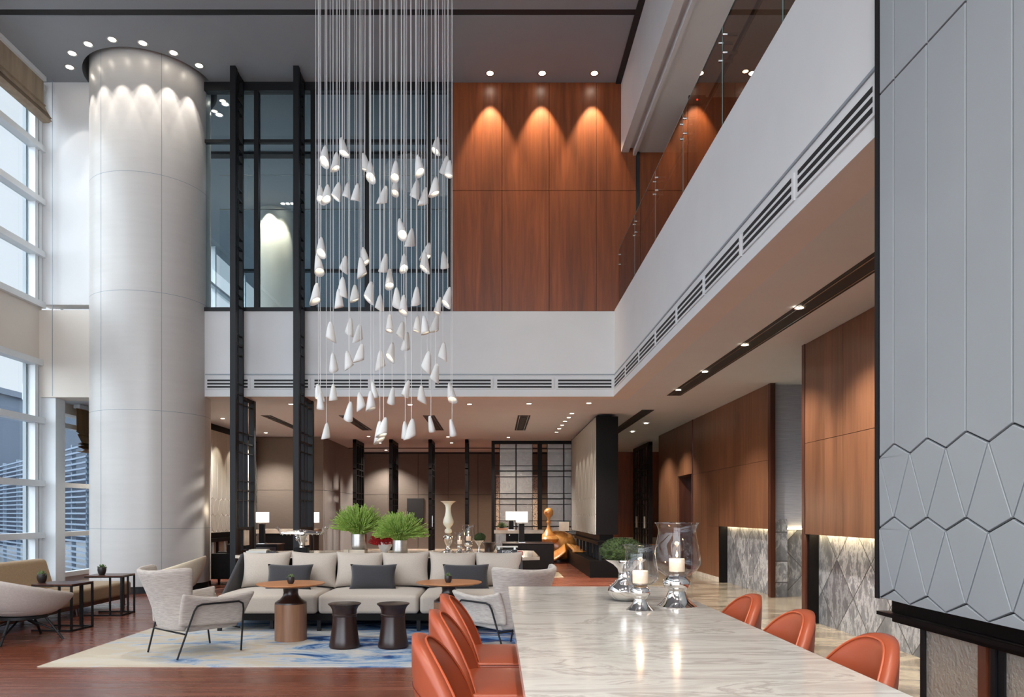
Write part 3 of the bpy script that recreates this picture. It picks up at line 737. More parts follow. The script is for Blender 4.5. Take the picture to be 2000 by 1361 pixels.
# ================================================================ LATTICE SCREENS
TR=[.18,0,-.18]
def bars_z(z0,z1): 
    out=[]
    c=2.70-.885*6
    while c<z1+1:
        for k,d in enumerate(TR):
            z=c+d
            if z0<z<z1: out.append((z,.017 if k==1 else .009))
        c+=.885
    return out
def tall_screen(xl,label):
    t=thing('lattice_screen',label,'lattice screen',(xl+.05,13.09,0),0,'tall black lattice screens')
    # local: x in +-.05, y 0..1.1
    B('post','black',-.05,.05,0,.10,0,ZC,t); 
    B('post','black',-.05,.05,1.0,1.11,0,ZL,t); B('post','black',-.035,.035,.42,.48,0,ZC,t); B('post','black',-.035,.035,.20,.225,1.13,ZC,t)
    B('post','black',-.035,.035,.66,.70,1.13,ZL,t)
    m=MB()
    for z,h in bars_z(1.14,ZC-.05): m.box(-.03,.03,.1,.44,z-h,z+h)
    for z,h in bars_z(1.14,ZL-.05): m.box(-.03,.03,.44,1.0,z-h,z+h)
    m.box(-.03,.03,.1,.44,ZC-.06,ZC); m.box(-.03,.03,.48,1.0,ZL-.06,ZL)
    m.build('lattice_bar','black',t)
    m=MB(); m.box(-.04,.04,.1,1.0,1.09,1.14); m.box(-.04,.04,.1,1.0,.0,.72); m.box(-.04,.04,.12,.3,.72,1.1); m.box(-.04,.04,.8,1.0,.72,1.1)
    m.build('base_panel','blackwood',t)
    B('stone_inlay','beige_stone',-.045,.045,.45,.75,.80,1.08,t)
tall_screen(-4.76,'tall black lattice screen nearest the column, full height from floor to grey ceiling')
tall_screen(-3.63,'tall black lattice screen just left of the hanging pendants')
def divider(x,y0,y1,label,z1=ZL):
    t=thing('slatted_divider',label,'divider screen',(x,y0,0),0,'dark slatted dividers in the rear lounge')
    l=y1-y0
    B('post','blackwood',-.05,.05,0,.09,0,z1,t); B('post','blackwood',-.05,.05,l-.09,l,0,z1,t)
    B('post','blackwood',-.04,.04,l*.36,l*.36+.05,0,z1,t);B('post','blackwood',-.04,.04,l*.64,l*.64+.05,0,z1,t)
    m=MB()
    for z,h in bars_z(.5,z1): m.box(-.04,.04,0,l,z-h,z+h)
    m.box(-.045,.045,0,l,z1-.1,z1); m.box(-.045,.045,0,l,0,.3); m.build('lattice_bar','blackwood',t)
    return t
for i,(x,y1) in enumerate([(-4.14,22.7),(-3.08,22.7),(-1.93,22.5),(-.86,22.0)]): 
    t=divider(x,21.4,y1,['leftmost','second','third','rightmost'][i]+' of the dark slatted dividers standing behind the stone console')
    if i==2: MB().box(.055,.07,.02,.05,1.0,1.32).build('pull_handle','steel',t)
# frontal glazed lattice doors
def lattice_doors():
    t=thing('glazed_lattice_screen','wide black lattice screen with pebbled glass behind the golden wood sculpture','lattice screen',(0,21.9,0))
    Y=21.9; fx=lambda x:(x-VX)/F*Y; fz=lambda y:CH+(VY-y)/F*Y
    B('top_rail','blackwood',fx(960),fx(1190),-.06,.06,fz(867.5),fz(861),t); B('bottom_rail','blackwood',fx(960),fx(1190),-.06,.06,0,.12,t)
    for a,b in ((960,966.3),(1050,1058.5),(1149,1157)): B('post','blackwood',fx(a),fx(b),-.07,.07,0,fz(862),t)
    m=MB()
    for c,w_ in ((975.6,.9),(1007.8,2.2),(1040,.9),(1068.7,1.2),(1101,2.2),(1133,.9)): m.box(fx(c-w_/2),fx(c+w_/2),-.03,.03,.1,fz(866))
    for c,w_ in ((876.5,1),(909.5,1),(919.7,2.2),(931,1.2),(963.5,1),(974,2.2),(985,1.2),(1017,1.2),(1028,2.2),(1038,1)): m.box(fx(966),fx(1190),-.025,.025,fz(c+w_/2),fz(c-w_/2))
    m.build('lattice_bar','blackwood',t)
    for a,b in ((976,1039.6),(1069,1149)): B('glass_pane','texglass',fx(a),fx(b),-.004,.004,.12,fz(867),t)
    B('stone_inlay','beige_stone',fx(1092),fx(1111),-.05,.05,fz(1037),fz(1019),t)
lattice_doors()
t=thing('lattice_door','black lattice door with two pale pulls standing along the far right walnut wall','lattice door',(4.5,21.3,0))
B('post','blackwood',-.05,.05,0,.12,0,3.45,t);B('post','blackwood',-.05,.05,2.38,2.5,0,3.45,t);B('post','blackwood',-.05,.05,1.2,1.3,0,3.45,t)
m=MB()
for y in (.42,.8,1.6,2.0): m.box(-.03,.03,y-.02,y+.02,0,3.4)
for z,h in bars_z(.3,3.4): m.box(-.03,.03,.1,2.4,z-h,z+h)
m.box(-.05,.05,0,2.5,3.38,3.48); m.build('lattice_bar','blackwood',t)
for y in (.6,1.8): B('pull_handle','beige_stone',-.09,-.05,y-.05,y+.05,.95,1.3,t)
B('glass_pane','texglass',-.004,.004,.1,2.4,.1,3.4,t)
o=B('wall_art','art',.0,1.55,25.8,25.84,.3,2.75); tag(o,'large pale mosaic artwork on the back wall seen through the black lattice screen','artwork')
# ================================================================ BLINDS
def roman(name,label,X,y0,y1,z0,z1,mat,folds=4):
    t=thing(name,label,'blind',(X,(y0+y1)/2,z1)); l=(y1-y0)/2; H=z1-z0
    prof=[(0,0),(.0,-H*.55),(.05,-H*.6),(.02,-H*.62)]
    for k in range(folds): prof+= [(.10+.02*k,-H*.80-.028*k),(.02,-H*.82-.03*k)]
    prof+=[(.16,-H+.03),(.10,-H),(.0,-H)]
    m=MB().grid(lambda u,v:(prof[int(round(v*(len(prof)-1)))][0]-.0,-l+2*l*u,prof[int(round(v*(len(prof)-1)))][1]),8,len(prof)-1)
    m.build('fabric_folds',mat,t,solid=.012)
    B('headrail','frame_white',-.06,.06,-l,l,-.02,.06,t)
    return t
roman('roman_blind','long taupe roman blind gathered under the ceiling over the left window wall',-8.30,-8.5,13.42,8.55,9.33,'blind')
roman('roman_blind','small brown woven blind half lowered behind the column at the lower window',-8.28,14.45,16.6,2.62,ZL-.07,'blind_brown',3)
# ================================================================ OUTSIDE
S('outside_ground','outside_ground',-90,-8.8,-40,90,-.4,-.2)
o=B('neighbour_building','ext_build',-46,-25,32,70,-.3,7.4); tag(o,'grey blue clad building outside the left window, behind the white louvres','building')
MB().box(-46.3,-24.8,31.7,70,7.4,7.7).build('roof_edge','ext_build',o)
for i in range(5):
    MB().box(-27.0-4*i,-26.9-4*i,31.9,32,0,6.4).build('cladding_joint','ext_dark',o)
# louvre fence, running from (-16.3,24) to (-9.3,16.4) and on
t=thing('louvre_fence','white horizontal louvre screen outside the lower windows','louvre screen',(-16.9,24.6,0),math.atan2(-8.2,7.6))
L=14
m=MB()
for k in range(24): m.box(-6,L-2.3,-.03,.03,-.0+.125*k,.038+.125*k)
m.build('louvre_slats','louvre',t)
for x in (-5,-2.8,-.6,1.6,3.8,6.0,8.2,10.2,11.5): B('post','louvre',x-.04,x+.04,.03,.12,-.2,3.0,t)
o=B('outside_hedge_wall','ext_dark',-24.5,-24,4,48,-.3,3.6); tag(o,'dark glazed facade seen between the louvre slats','facade')
# ================================================================ RUGS
def rug(name,label,x0,x1,y0,y1,mat): 
    o=B(name,mat,-(x1-x0)/2,(x1-x0)/2,-(y1-y0)/2,(y1-y0)/2,0,.008,loc=((x0+x1)/2,(y0+y1)/2,.0005)); tag(o,label,'rug')
rug('area_rug','large rug with washes of blue, grey and sand under the lounge seating',-4.17,.75,6.65,10.3,'rug')
rug('area_rug','small patterned rug edge beneath the dark concierge desk',-1.2,1.47,15.9,17.3,'small_rug')
# ================================================================ FURNITURE
def rbox(x0,x1,y0,y1,z0,z1,crown=0.0,n=6):
    """box grid with a crowned top; bevelled on build"""
    mb=MB(); 
    def top(u,v):
        return (x0+(x1-x0)*u,y0+(y1-y0)*v,z1+crown*(1-(2*u-1)**4)*(1-(2*v-1)**4)-crown)
    vs=[top(i/n,j/n) for i in range(n+1) for j in range(n+1)]
    fs=[(i*(n+1)+j,(i+1)*(n+1)+j,(i+1)*(n+1)+j+1,i*(n+1)+j+1) for i in range(n) for j in range(n)]
    k=len(vs)
    per=[(i,0) for i in range(n)]+[(n,j) for j in range(n)]+[(i,n) for i in range(n,0,-1)]+[(0,j) for j in range(n,0,-1)]
    lower=[(x0+(x1-x0)*i/n,y0+(y1-y0)*j/n,z0) for i,j in per]
    vs+=lower; m=len(per)
    for a in range(m):
        b=(a+1)%m; ia=per[a][0]*(n+1)+per[a][1]; ib=per[b][0]*(n+1)+per[b][1]
        fs.append((ia,k+a,k+b,ib))
    fs.append(tuple(k+a for a in range(m))[::-1])
    return mb.add(vs,fs)
def pillow(w,h,t,pinch=.07,n=14):
    """stands in the XZ plane, thickness along Y, base at z=0"""
    mb=MB()
    def pt(u,v,s):
        a=2*u-1;b=2*v-1
        px=a*(1-pinch*(1-b*b)); pz=b*(1-pinch*(1-a*a))
        th=t/2*((max(0,1-abs(a)**2.6))**.55)*((max(0,1-abs(b)**2.6))**.55)
        return (px*w/2,s*th,h/2+pz*h/2)
    mb.grid(lambda u,v:pt(u,v,-1),n,n); mb.grid(lambda u,v:pt(u,v,1),n,n)
    return mb
def circ(r,z,n=24,c=(0,0)): return [(c[0]+r*math.cos(2*pi*i/n),c[1]+r*math.sin(2*pi*i/n),z) for i in range(n+1)]
# ---- sofa : three joined seat modules
sx0,sx1=-3.30,.29; sy0,sy1=8.60,9.62
t=thing('long_sofa','long beige three-seat sofa with dark wooden shell behind the round tables','sofa',((sx0+sx1)/2,sy0,.0095))
hw=(sx1-sx0)/2
for i in range(3):
    a=-hw+hw*2/3*i; b=a+hw*2/3
    rbox(a+.008,b-.008,0,.98,.205,.46,.035).build('seat_cushion','linen',t,bevel=.045,seg=4)
B('base_rail','blackwood',-hw+.01,hw-.01,.04,.98,.125,.205,t)
for i in range(4):
    x=-hw+.03+(hw*2-.06)/3*i
    for y in (.06,.92): B('leg','black',x-.022,x+.022,y-.02,y+.02,0,.125,t)
for i in range(2):
    x=-hw+.6+(2.4)*i
    B('leg','black',x-.02,x+.02,.2,.24,0,.125,t)
m=MB().prism([(.28,.38),(.99,.86),(1.05,.86),(1.08,.2),(.28,.2)],'X',-hw-.05,-hw-.0); m.build('side_panel','charcoal',t,bevel=.02)
m=MB().prism([(.28,.38),(.99,.86),(1.05,.86),(1.08,.2),(.28,.2)],'X',hw,hw+.05); m.build('side_panel','charcoal',t,bevel=.02)
B('back_shell','blackwood',-hw,hw,.99,1.05,.15,.80,t)
cn=['leftmost','second from the left','third from the left','fourth from the left','fifth from the left','rightmost']
pr=pillow(.665,.495,.27,.11); mesh0=None
for i in range(6):
    X=sx0+.055+.297+.5958*i
    if i==0:
        o=pr.build('back_cushion','linen',smooth=True); o.modifiers.new('s','SUBSURF').levels=1; proto_c=o
        o.data.set_sharp_from_angle(angle=3.1)
    else: o=proto_c.copy(); col.objects.link(o)
    o.location=(X,9.36+.01*(i%2),.436); o.rotation_euler=(ang(-14),ang([-1,1,.5,-1,1,0][i]),ang([1,-2,1,2,-1,0][i]))
    tag(o,cn[i]+' of the six big beige back cushions along the long sofa','back cushion','beige back cushions on the long sofa')
for i,px in enumerate((562,727.5,910)):
    Y=9.02; X=(px-VX)/F*Y
    if i==0: o=pillow(.58,.33,.15,.09).build('lumbar_pillow','charcoal',smooth=True); o.data.set_sharp_from_angle(angle=3.1); proto_l=o
    else: o=proto_l.copy(); col.objects.link(o)
    o.location=(X,Y,.455); o.rotation_euler=(ang(-20),0,ang([-3,2,3][i]))
    tag(o,['left','middle','right'][i]+' of the three charcoal lumbar pillows on the long beige sofa','pillow','charcoal lumbar pillows on the long sofa')
# ---- round tables
def round_table(X,Y,label):
    t=thing('round_coffee_table',label,'coffee table',(X,Y,.009),0,'round pedestal tables')
    MB().lathe([(.172,0),(.172,.40)],8 if 0 else 40).build('drum_base','drumwood',t,smooth=True)
    MB().lathe([(.172,.40),(.168,.415),(.115,.45),(.086,.485),(.078,.52),(.082,.56),(.10,.585)],40).build('neck','mahogany',t,smooth=True)
    MB().lathe([(.10,.583),(.29,.592),(.352,.607),(.366,.615),(.366,.622),(0,.622)],64).build('tabletop','tablewood',t,smooth=True)
    return t
round_table((568-VX)/F*8.05,8.05,'round oak table on a drum pedestal in front of the sofa left end')
round_table((877-VX)/F*8.2,8.2,'round oak table on a drum pedestal nearer the marble table')
def succ(p,label,s=1):
    t=thing('potted_succulent',label,'potted plant',p,random.random()*3,'small potted succulents')
    MB().lathe([(.026,0),(.036,.02),(.042,.05),(.038,.075),(.034,.078),(.030,.07),(0,.068)],20).build('pot','pot',t,smooth=True)
    m=MB()
    for k in range(46):
        a=random.random()*2*pi; e=random.uniform(.1,1.4); d=Vector((math.cos(a)*math.cos(e),math.sin(a)*math.cos(e),math.sin(e)))
        b=Vector((0,0,.062)); L=random.uniform(.038,.052)
        m.tube([b+d*.008,b+d*L*.6,b+d*L],[.005,.006,.001],5)
    m.build('leaves','succulent',t,smooth=True); t.scale=(s,)*3
    return t
succ(((568-VX)/F*7.98,7.98,.631),'tiny succulent in a dark pot on the left round table')
succ(((875.5-VX)/F*8.12,8.12,.631),'tiny succulent in a dark pot on the right round table')
# ---- stools
def stool(X,Y,label):
    t=thing('drum_stool',label,'stool',(X,Y,.009),0,'dark hourglass stools')
    MB().lathe([(.150,0),(.158,.012),(.160,.02),(.146,.09),(.130,.2),(.124,.28),(.123,.325)],40).build('lower_body','mahogany',t,smooth=True)
    MB().lathe([(.122,.323),(.129,.332),(.129,.344),(.122,.352)],40).build('waist_ring','mahogany',t,smooth=True)
    MB().lathe([(.121,.35),(.127,.39),(.143,.425),(.168,.448),(.170,.455),(.160,.458),(0,.458)],40).build('upper_body','mahogany',t,smooth=True)
stool((673-VX)/F*7.6,7.6,'dark mahogany hourglass stool, nearer the oak drum table')
stool((768-VX)/F*7.6,7.6,'dark mahogany hourglass stool, half hidden by the orange leather chairs')
# ---- wing armchair (local: faces +X)
def wing_chair(loc,rz,label,mirror=1):
    t=thing('wing_armchair',label,'armchair',loc,rz,'grey striated wing armchairs')
    def back(u,v):
        a=2*u-1
        W=.25+.16*v**.8
        curl=.30*abs(a)**3*(.25+.75*v)
        return (-.29-.22*v+curl+.02*math.sin(pi*v),a*W*(1-.06*abs(a)**4),.25+.595*v+.035*v*abs(a)**2)
    MB().grid(back,14,10).build('backrest','tweed',t,solid=.055,subsurf=1)
    def seatback(u,v):
        a=2*u-1; W=.22+.13*v
        return (-.245-.17*v+.16*abs(a)**3*v,a*W,.40+.40*v)
    MB().grid(seatback,12,8).build('back_padding','cream_fabric',t,solid=.05,subsurf=1)
    for s_ in (-1,1):
        def arm(u,v):
            x=-.30+.68*u-.0*v+.06*v*u
            y=s_*(.26+.045*u+.085*v**2+.02*math.sin(pi*u))
            zt_=.585-.03*math.sin(pi*u)+.02*u+.05*(1-u)**4; zb=.30-.02*u
            return (x-(.05*(1-v) if u>.8 else 0),y,zb+(zt_-zb)*v)
        MB().grid(arm,12,8).build('armrest','tweed',t,solid=.05,subsurf=1)
        MB().tube([(.33,s_*.305,0),(.31,s_*.385,.43),(.295,s_*.398,.485),(.25,s_*.402,.51),(-.12,s_*.372,.51),(-.165,s_*.365,.495),(-.19,s_*.355,.45),(-.33,s_*.30,0)],.0095,8).build('leg_frame','black',t,smooth=True)
    rbox(-.22,.34,-.25,.25,.27,.42,.03).build('seat_cushion','cream_fabric',t,bevel=.05,seg=4)
    rbox(-.22,.32,-.26,.26,.24,.30,.0,2).build('seat_base','tweed',t,bevel=.02)
    m=MB().tube([(.31,-.31,.235),(.31,.31,.235)],.009,8); m.build('cross_rail','black',t,smooth=True)
    m=MB().tube([(-.265,-.32,.235),(-.265,.32,.235)],.009,8); m.build('cross_rail','black',t,smooth=True)
    return t
wing_chair((-3.03,7.36,.013),ang(50),'grey striated wing armchair on the left rug end, seen from behind')
wing_chair((.12,7.45,.013),ang(128),'grey striated wing armchair partly hidden by the marble table')
# ---- tub chairs
def tub_chair(loc,rz,label,mat,legs='star'):
    t=thing('tub_chair',label,'armchair',loc,rz)
    def shell(u,v):
        th=(u*2-1)*ang(150)  # 0 = back (-X)
        hgt=.50+.25*((1+math.cos(th))/2)**1.1
        prof=v**.55
        r=.10+.30*prof+.03*v
        return (-math.cos(th)*r*1.05+.02,math.sin(th)*r,.30+(hgt-.30)*(v**1.7))
    MB().grid(shell,28,8).build('shell',mat,t,solid=.06,subsurf=1)
    MB().lathe([(0,.29),(.22,.30),(.30,.34),(.31,.40),(.27,.445),(0,.455)],32,(.02,0,0)).build('seat_cushion',mat,t,smooth=True)
    hub=Vector((0,0,.27))
    for k in range(4):
        a=pi/4+k*pi/2; d=Vector((math.cos(a),math.sin(a),0))
        MB().tube([hub+d*.22,hub*0+d*.40],[.013,.013],8).build('leg','black',t,smooth=True)
        MB().tube([hub*.93+d*.02,d*.355+Vector((0,0,.09))],[.011,.011],8).build('brace','black',t,smooth=True)
    MB().lathe([(0,.25),(.24,.25),(.24,.28),(0,.28)],24).build('seat_ring','black',t,smooth=True)
    return t
c=tub_chair((-5.25,8.1,0),ang(52),'pale felt tub chair on crossed black legs at the left edge','tub_fabric'); c.scale=(1.08,1.08,.98)
c=tub_chair((-4.62,10.6,.012),ang(192),'cream tub chair in front of the big column behind the wing armchair','cream_fabric'); c.scale=(.9,.9,1.03)
o=MB().lathe([(0,.12),(.20,.12),(.24,.16),(.25,.30),(.22,.38),(.15,.405),(0,.41)],32).build('pouf','cream_fabric',smooth=True,loc=(-3.74,9.15,.012)); tag(o,'small cream pouf seen between the wing armchair and its arm','pouf')
for k in range(3):
    a=k*2*pi/3; MB().tube([(.12*math.cos(a),.12*math.sin(a),.13),(.16*math.cos(a),.16*math.sin(a),0)],.01,8).build('leg','black',o)
# ---- window bench
t=thing('window_bench','long tan upholstered bench with slanted backrest along the left window','bench',(-5.65,8.4,0))
rbox(-.86,0,-3.0,2.95,.15,.385,.03).build('seat_cushion','tan',t,bevel=.04,seg=4)
B('base_rail','wood_dark',-.84,-.03,-2.98,2.9,.10,.155,t)
m=MB().prism([(-.44,.36),(-.56,.76),(-.66,.78),(-.74,.74),(-.74,.36)],'Y',-3.0,1.72); m.build('backrest','tan',t,bevel=.035,seg=4)
for y in (-2.8,-.6,1.55,2.8):
    for x in (-.78,-.06): MB().tube([(x,y,.12),(x+(.02 if x>-.3 else -.02),y,0)],[.03,.02],8).build('leg','wood_dark',t,smooth=True)
for y in (-1.8,-.2,1.4): 
    MB().tube([(-.01,y,.17),(.002,y,.34),(-.06,y,.377),(-.43,y,.386)],.003,5).build('seam','tan',t)
# ---- C side tables
def ctable(x,y,rz,label,w=.50,d=.42,h=.55):
    t=thing('side_table',label,'side table',(x,y,0),rz,'black framed side tables by the window bench')
    B('tabletop','wood_dark',-w/2,w/2,-d/2,d/2,h-.018,h,t,bevel=.003)
    k=.011
    m=MB(); m.box(-w/2,w/2,-d/2,-d/2+.02,h-.03,h-.018).box(-w/2,w/2,d/2-.02,d/2,h-.03,h-.018).box(w/2-.02,w/2,-d/2,d/2,h-.03,h-.018); m.build('top_rail','black',t)
    m=MB(); m.box(-w/2,w/2,-d/2,-d/2+.02,0,.02).box(-w/2,w/2,d/2-.02,d/2,0,.02).box(w/2-.02,w/2,-d/2,d/2,0,.02); m.build('base_frame','black',t)
    for X,Y in ((w/2-k,-d/2+k),(w/2-k,d/2-k),(w/2-k,0),(w/2-.16,-d/2+k),(w/2-.16,d/2-k)): B('leg','black',X-k,X+k,Y-k,Y+k,.02,h-.018,t)
    return t
ctable(-5.35,10.15,ang(3),'black framed side table at the far end of the window bench')
ctable(-5.24,8.86,ang(-4),'black framed side table behind the felt tub chair',h=.56)
succ(((82-VX)/F*8.85,8.85,.561),'succulent in a dark pot on the side table behind the felt tub chair',1.35)
succ(((199-VX)/F*10.1,10.1,.551),'succulent in a dark pot on the side table at the bench far end',1.35)
# ---- marble communal table
tx0,tx1,ty0,ty1=.077,1.092,.7,4.80
t=thing('marble_table','long white veined marble table in the right foreground','table',((tx0+tx1)/2,(ty0+ty1)/2,0))
w_,l_=(tx1-tx0)/2,(ty1-ty0)/2
B('tabletop','marble_table',-w_,w_,-l_,l_,.88,.92,t,bevel=.002,seg=2)
B('apron','blackwood',-w_+.06,w_-.06,-l_+.06,l_-.06,.83,.88,t)
for y in (-l_+.5,l_-.5): B('pedestal','blackwood',-.12,.12,y-.3,y+.3,.03,.83,t); B('foot','blackwood',-.35,.35,y-.35,y+.35,0,.03,t)
# ---- orange leather counter chairs (local: faces +X)
def counter_chair():
    t=thing('leather_counter_chair','x','chair',(0,0,0),0,'orange leather counter chairs')
    H=.30; z0=.70
    def outline(a):  # half width fraction -> top height
        return (max(0,1-abs(a)**2.6))**.5
    def backf(off,inn,zlow,ww):
        def f(u,v):
            a=2*u-1
            top=.60+.40*outline(a*.985) 
            z=zlow+(top-zlow)*v
            wrap=.125*abs(a)**2.2
            y=a*ww*(.88+.12*math.sin(min(1,v*1.2)*pi/2))
            bul=.018*math.sin(pi*v)*(1-a*a)
            return (-.13+wrap+off-(z-.7)*.14-bul*inn,y,z)
        return f
    n=22
    # outer and inner skins plus rim
    mb=MB(); fo=backf(-.045,1,.655,.25); fi=backf(.0,-.6,.655,.235)
    mb.grid(fo,n,10); mb.grid(lambda u,v:(lambda p:(p[0],p[1],p[2]-.012*v))(fi(u,v)),n,10)
    # rim strip joining the skins
    k=14
    ring_o=[fo(0,j/k) for j in range(k)]+[fo(i/n,1) for i in range(n+1)]+[fo(1,1-j/k) for j in range(1,k+1)]
    g=lambda u,v:(lambda p:(p[0],p[1],p[2]-.012*v))(fi(u,v))
    ring_i=[g(0,j/k) for j in range(k)]+[g(i/n,1) for i in range(n+1)]+[g(1,1-j/k) for j in range(1,k+1)]
    N=len(ring_o); mid=[((a[0]+b[0])/2,(a[1]+b[1])/2*1.03,(a[2]+b[2])/2+.006*(1 if b[2]>.75 else 0)) for a,b in zip(ring_o,ring_i)]
    vs=ring_o+mid+ring_i; fs=[(i,i+1,N+i+1,N+i) for i in range(N-1)]+[(N+i,N+i+1,2*N+i+1,2*N+i) for i in range(N-1)]
    mb.add(vs,fs)
    o=mb.build('backrest','leather_orange',t,smooth=True); o.data.set_sharp_from_angle(angle=2.6)
    MB().tube([(p[0]+.001,p[1],p[2]) for p in ring_i],.0042,6).build('piping','piping',o,smooth=True)
    MB().tube([(p[0]-.002,p[1],p[2]) for p in [fo(.03+.0*j,.55) for j in range(1)]+[fo(i/20,.55) for i in range(1,20)]],.0014,5).build('back_seam','leather_dark',o,smooth=True)
    sc_=rbox(-.14,.29,-.25,.25,.672,.722,.014,8)
    s=sc_.build('seat_cushion','leather_orange',t,bevel=.016,seg=3)
    rbox(-.13,.28,-.242,.242,.64,.675,0,2).build('seat_side','leather_dark',t,bevel=.008)
    m=MB().tube([(-.138,-.249,.703),(.288,-.249,.703),(.288,.249,.703),(-.138,.249,.703)],.004,6); m.build('piping','piping',s,smooth=True)
    B('seat_pan','black',-.11,.26,-.2,.2,.62,.642,t)
    for X in (-.10,.24):
        for Y in (-.19,.19): MB().tube([(X,Y,.63),(X*1.15,Y*1.12,0)],[.016,.012],8).build('leg','black',t,smooth=True)
    m=MB().tube([(.262,-.202,.22),(.262,.202,.22)],.009,8); m.build('foot_rail','steel',t,smooth=True)
    return t
cc=counter_chair(); ys3=[3.62,3.03,2.42]
lab=['farthest','middle','nearest']
k=0
for side in (0,1):
    for i,y in enumerate(ys3):
        L=lab[i]+' orange leather counter chair on the '+['left, seat side of the marble table','right far side of the marble table'][side]
        L=L.replace('left, seat side','left side').replace('right far side','right side')
        loc=((-.06 if side==0 else 1.08),y,0); rz=0 if side==0 else pi
        if k==0: cc.location=loc; cc.rotation_euler=(0,0,rz); cc['label']=L
        else: copy_tree(cc,loc=loc,rz=rz,label=L)
        k+=1
# ================================================================ CHANDELIER
ch=thing('pendant_chandelier','tall cascade chandelier of many white porcelain bell pendants on long clear cords','chandelier',(-1.49,10.1,ZC))
MB().lathe([(0,-.06),(1.15,-.06),(1.15,0),(0,0)],48).build('canopy','steel',ch,smooth=True)
A=[(225,910),(330,862),(292,950),(462,957),(494,1003),(642,1000),(642,1095),(780,970),(885,853),(937,975),(958,995),(200,1140),(238,1137),(298,1125),(357,1123),(412,1137),(575,1152),(763,1115),(815,1160),(878,1097)]
Bp=[(675,42),(733,103),(203,150),(187,252),(340,257),(458,208),(443,275),(578,252),(693,245),(832,180),(815,240),(930,235),(607,340),(328,393),(310,462),(173,427),(403,430),(490,418),(548,485),(650,455),(766,447),(690,495),(952,447),(897,503),(258,655),(373,628),(427,663),(607,607),(677,645),(770,612),(817,617),(880,612),(707,712),(275,833),(365,822),(437,782),(555,823),(617,770),(830,830),(878,898),(923,772),(187,1015),(275,1017),(198,1068),(437,1067),(370,1125),(515,1003),(497,1065),(622,1035),(708,993),(795,1027),(970,1013),(235,1243),(550,1245),(573,1220),(700,1240),(737,1230),(852,1203),(977,1225)]
pend=[(560+x/3.025,y/3.025) for x,y in A]+[(560+x/3.025,430+y/3.025) for x,y in Bp]
rnd=random.Random(11)
def bell(kind):
    R=[.066,.054,.072][kind]; Hh=[.235,.225,.245][kind]; cut=[.035,.012,.05][kind]
    def f(u,v):
        a=u*2*pi; r=.011+(R-.011)*(v**.68); z=Hh*(.5-v)
        k=1+.16*math.cos(a)*v
        z-=cut*math.cos(a)*v*v
        return (r*k*math.cos(a),r*.86*math.sin(a),z)
    mb=MB().grid(f,20,6,wrap=True)
    return mb
bells=[]
for k in range(3):
    o=bell(k).build('pendant_shade','porcelain',ch,smooth=True,solid=.005,off=1); bells.append(o)
    MB().lathe([(0,.012),(.010,.010),(.019,.0),(.017,-.012),(0,-.018)],12,(0,0,-.035)).build('bulb','bulb',o,smooth=True)
used=[0,0,0]
for i,(x,y) in enumerate(pend):
    Y=9.25+1.7*rnd.random(); p=P(x,y,Y)-Vector(ch.location); k=rnd.choice([0,0,1,2])
    src=bells[k]
    if used[k]==0: o=src; used[k]=1
    else:
        o=src.copy(); col.objects.link(o); o.parent=ch
        for c in list(src.children):
            if c.name.startswith('bulb'):
                d=c.copy(); col.objects.link(d); d.parent=o
    o.location=p; o.rotation_euler=(ang(rnd.uniform(-13,13)),ang(rnd.uniform(-13,13)),rnd.uniform(0,2*pi))
    c=MB().tube([(p.x,p.y,p.z+.10),(p.x+rnd.uniform(-.01,.01),p.y,-.06)],.004,5,cap=False).build('cord','cord',o,smooth=True)
    c.matrix_parent_inverse=o.matrix_basis.inverted()
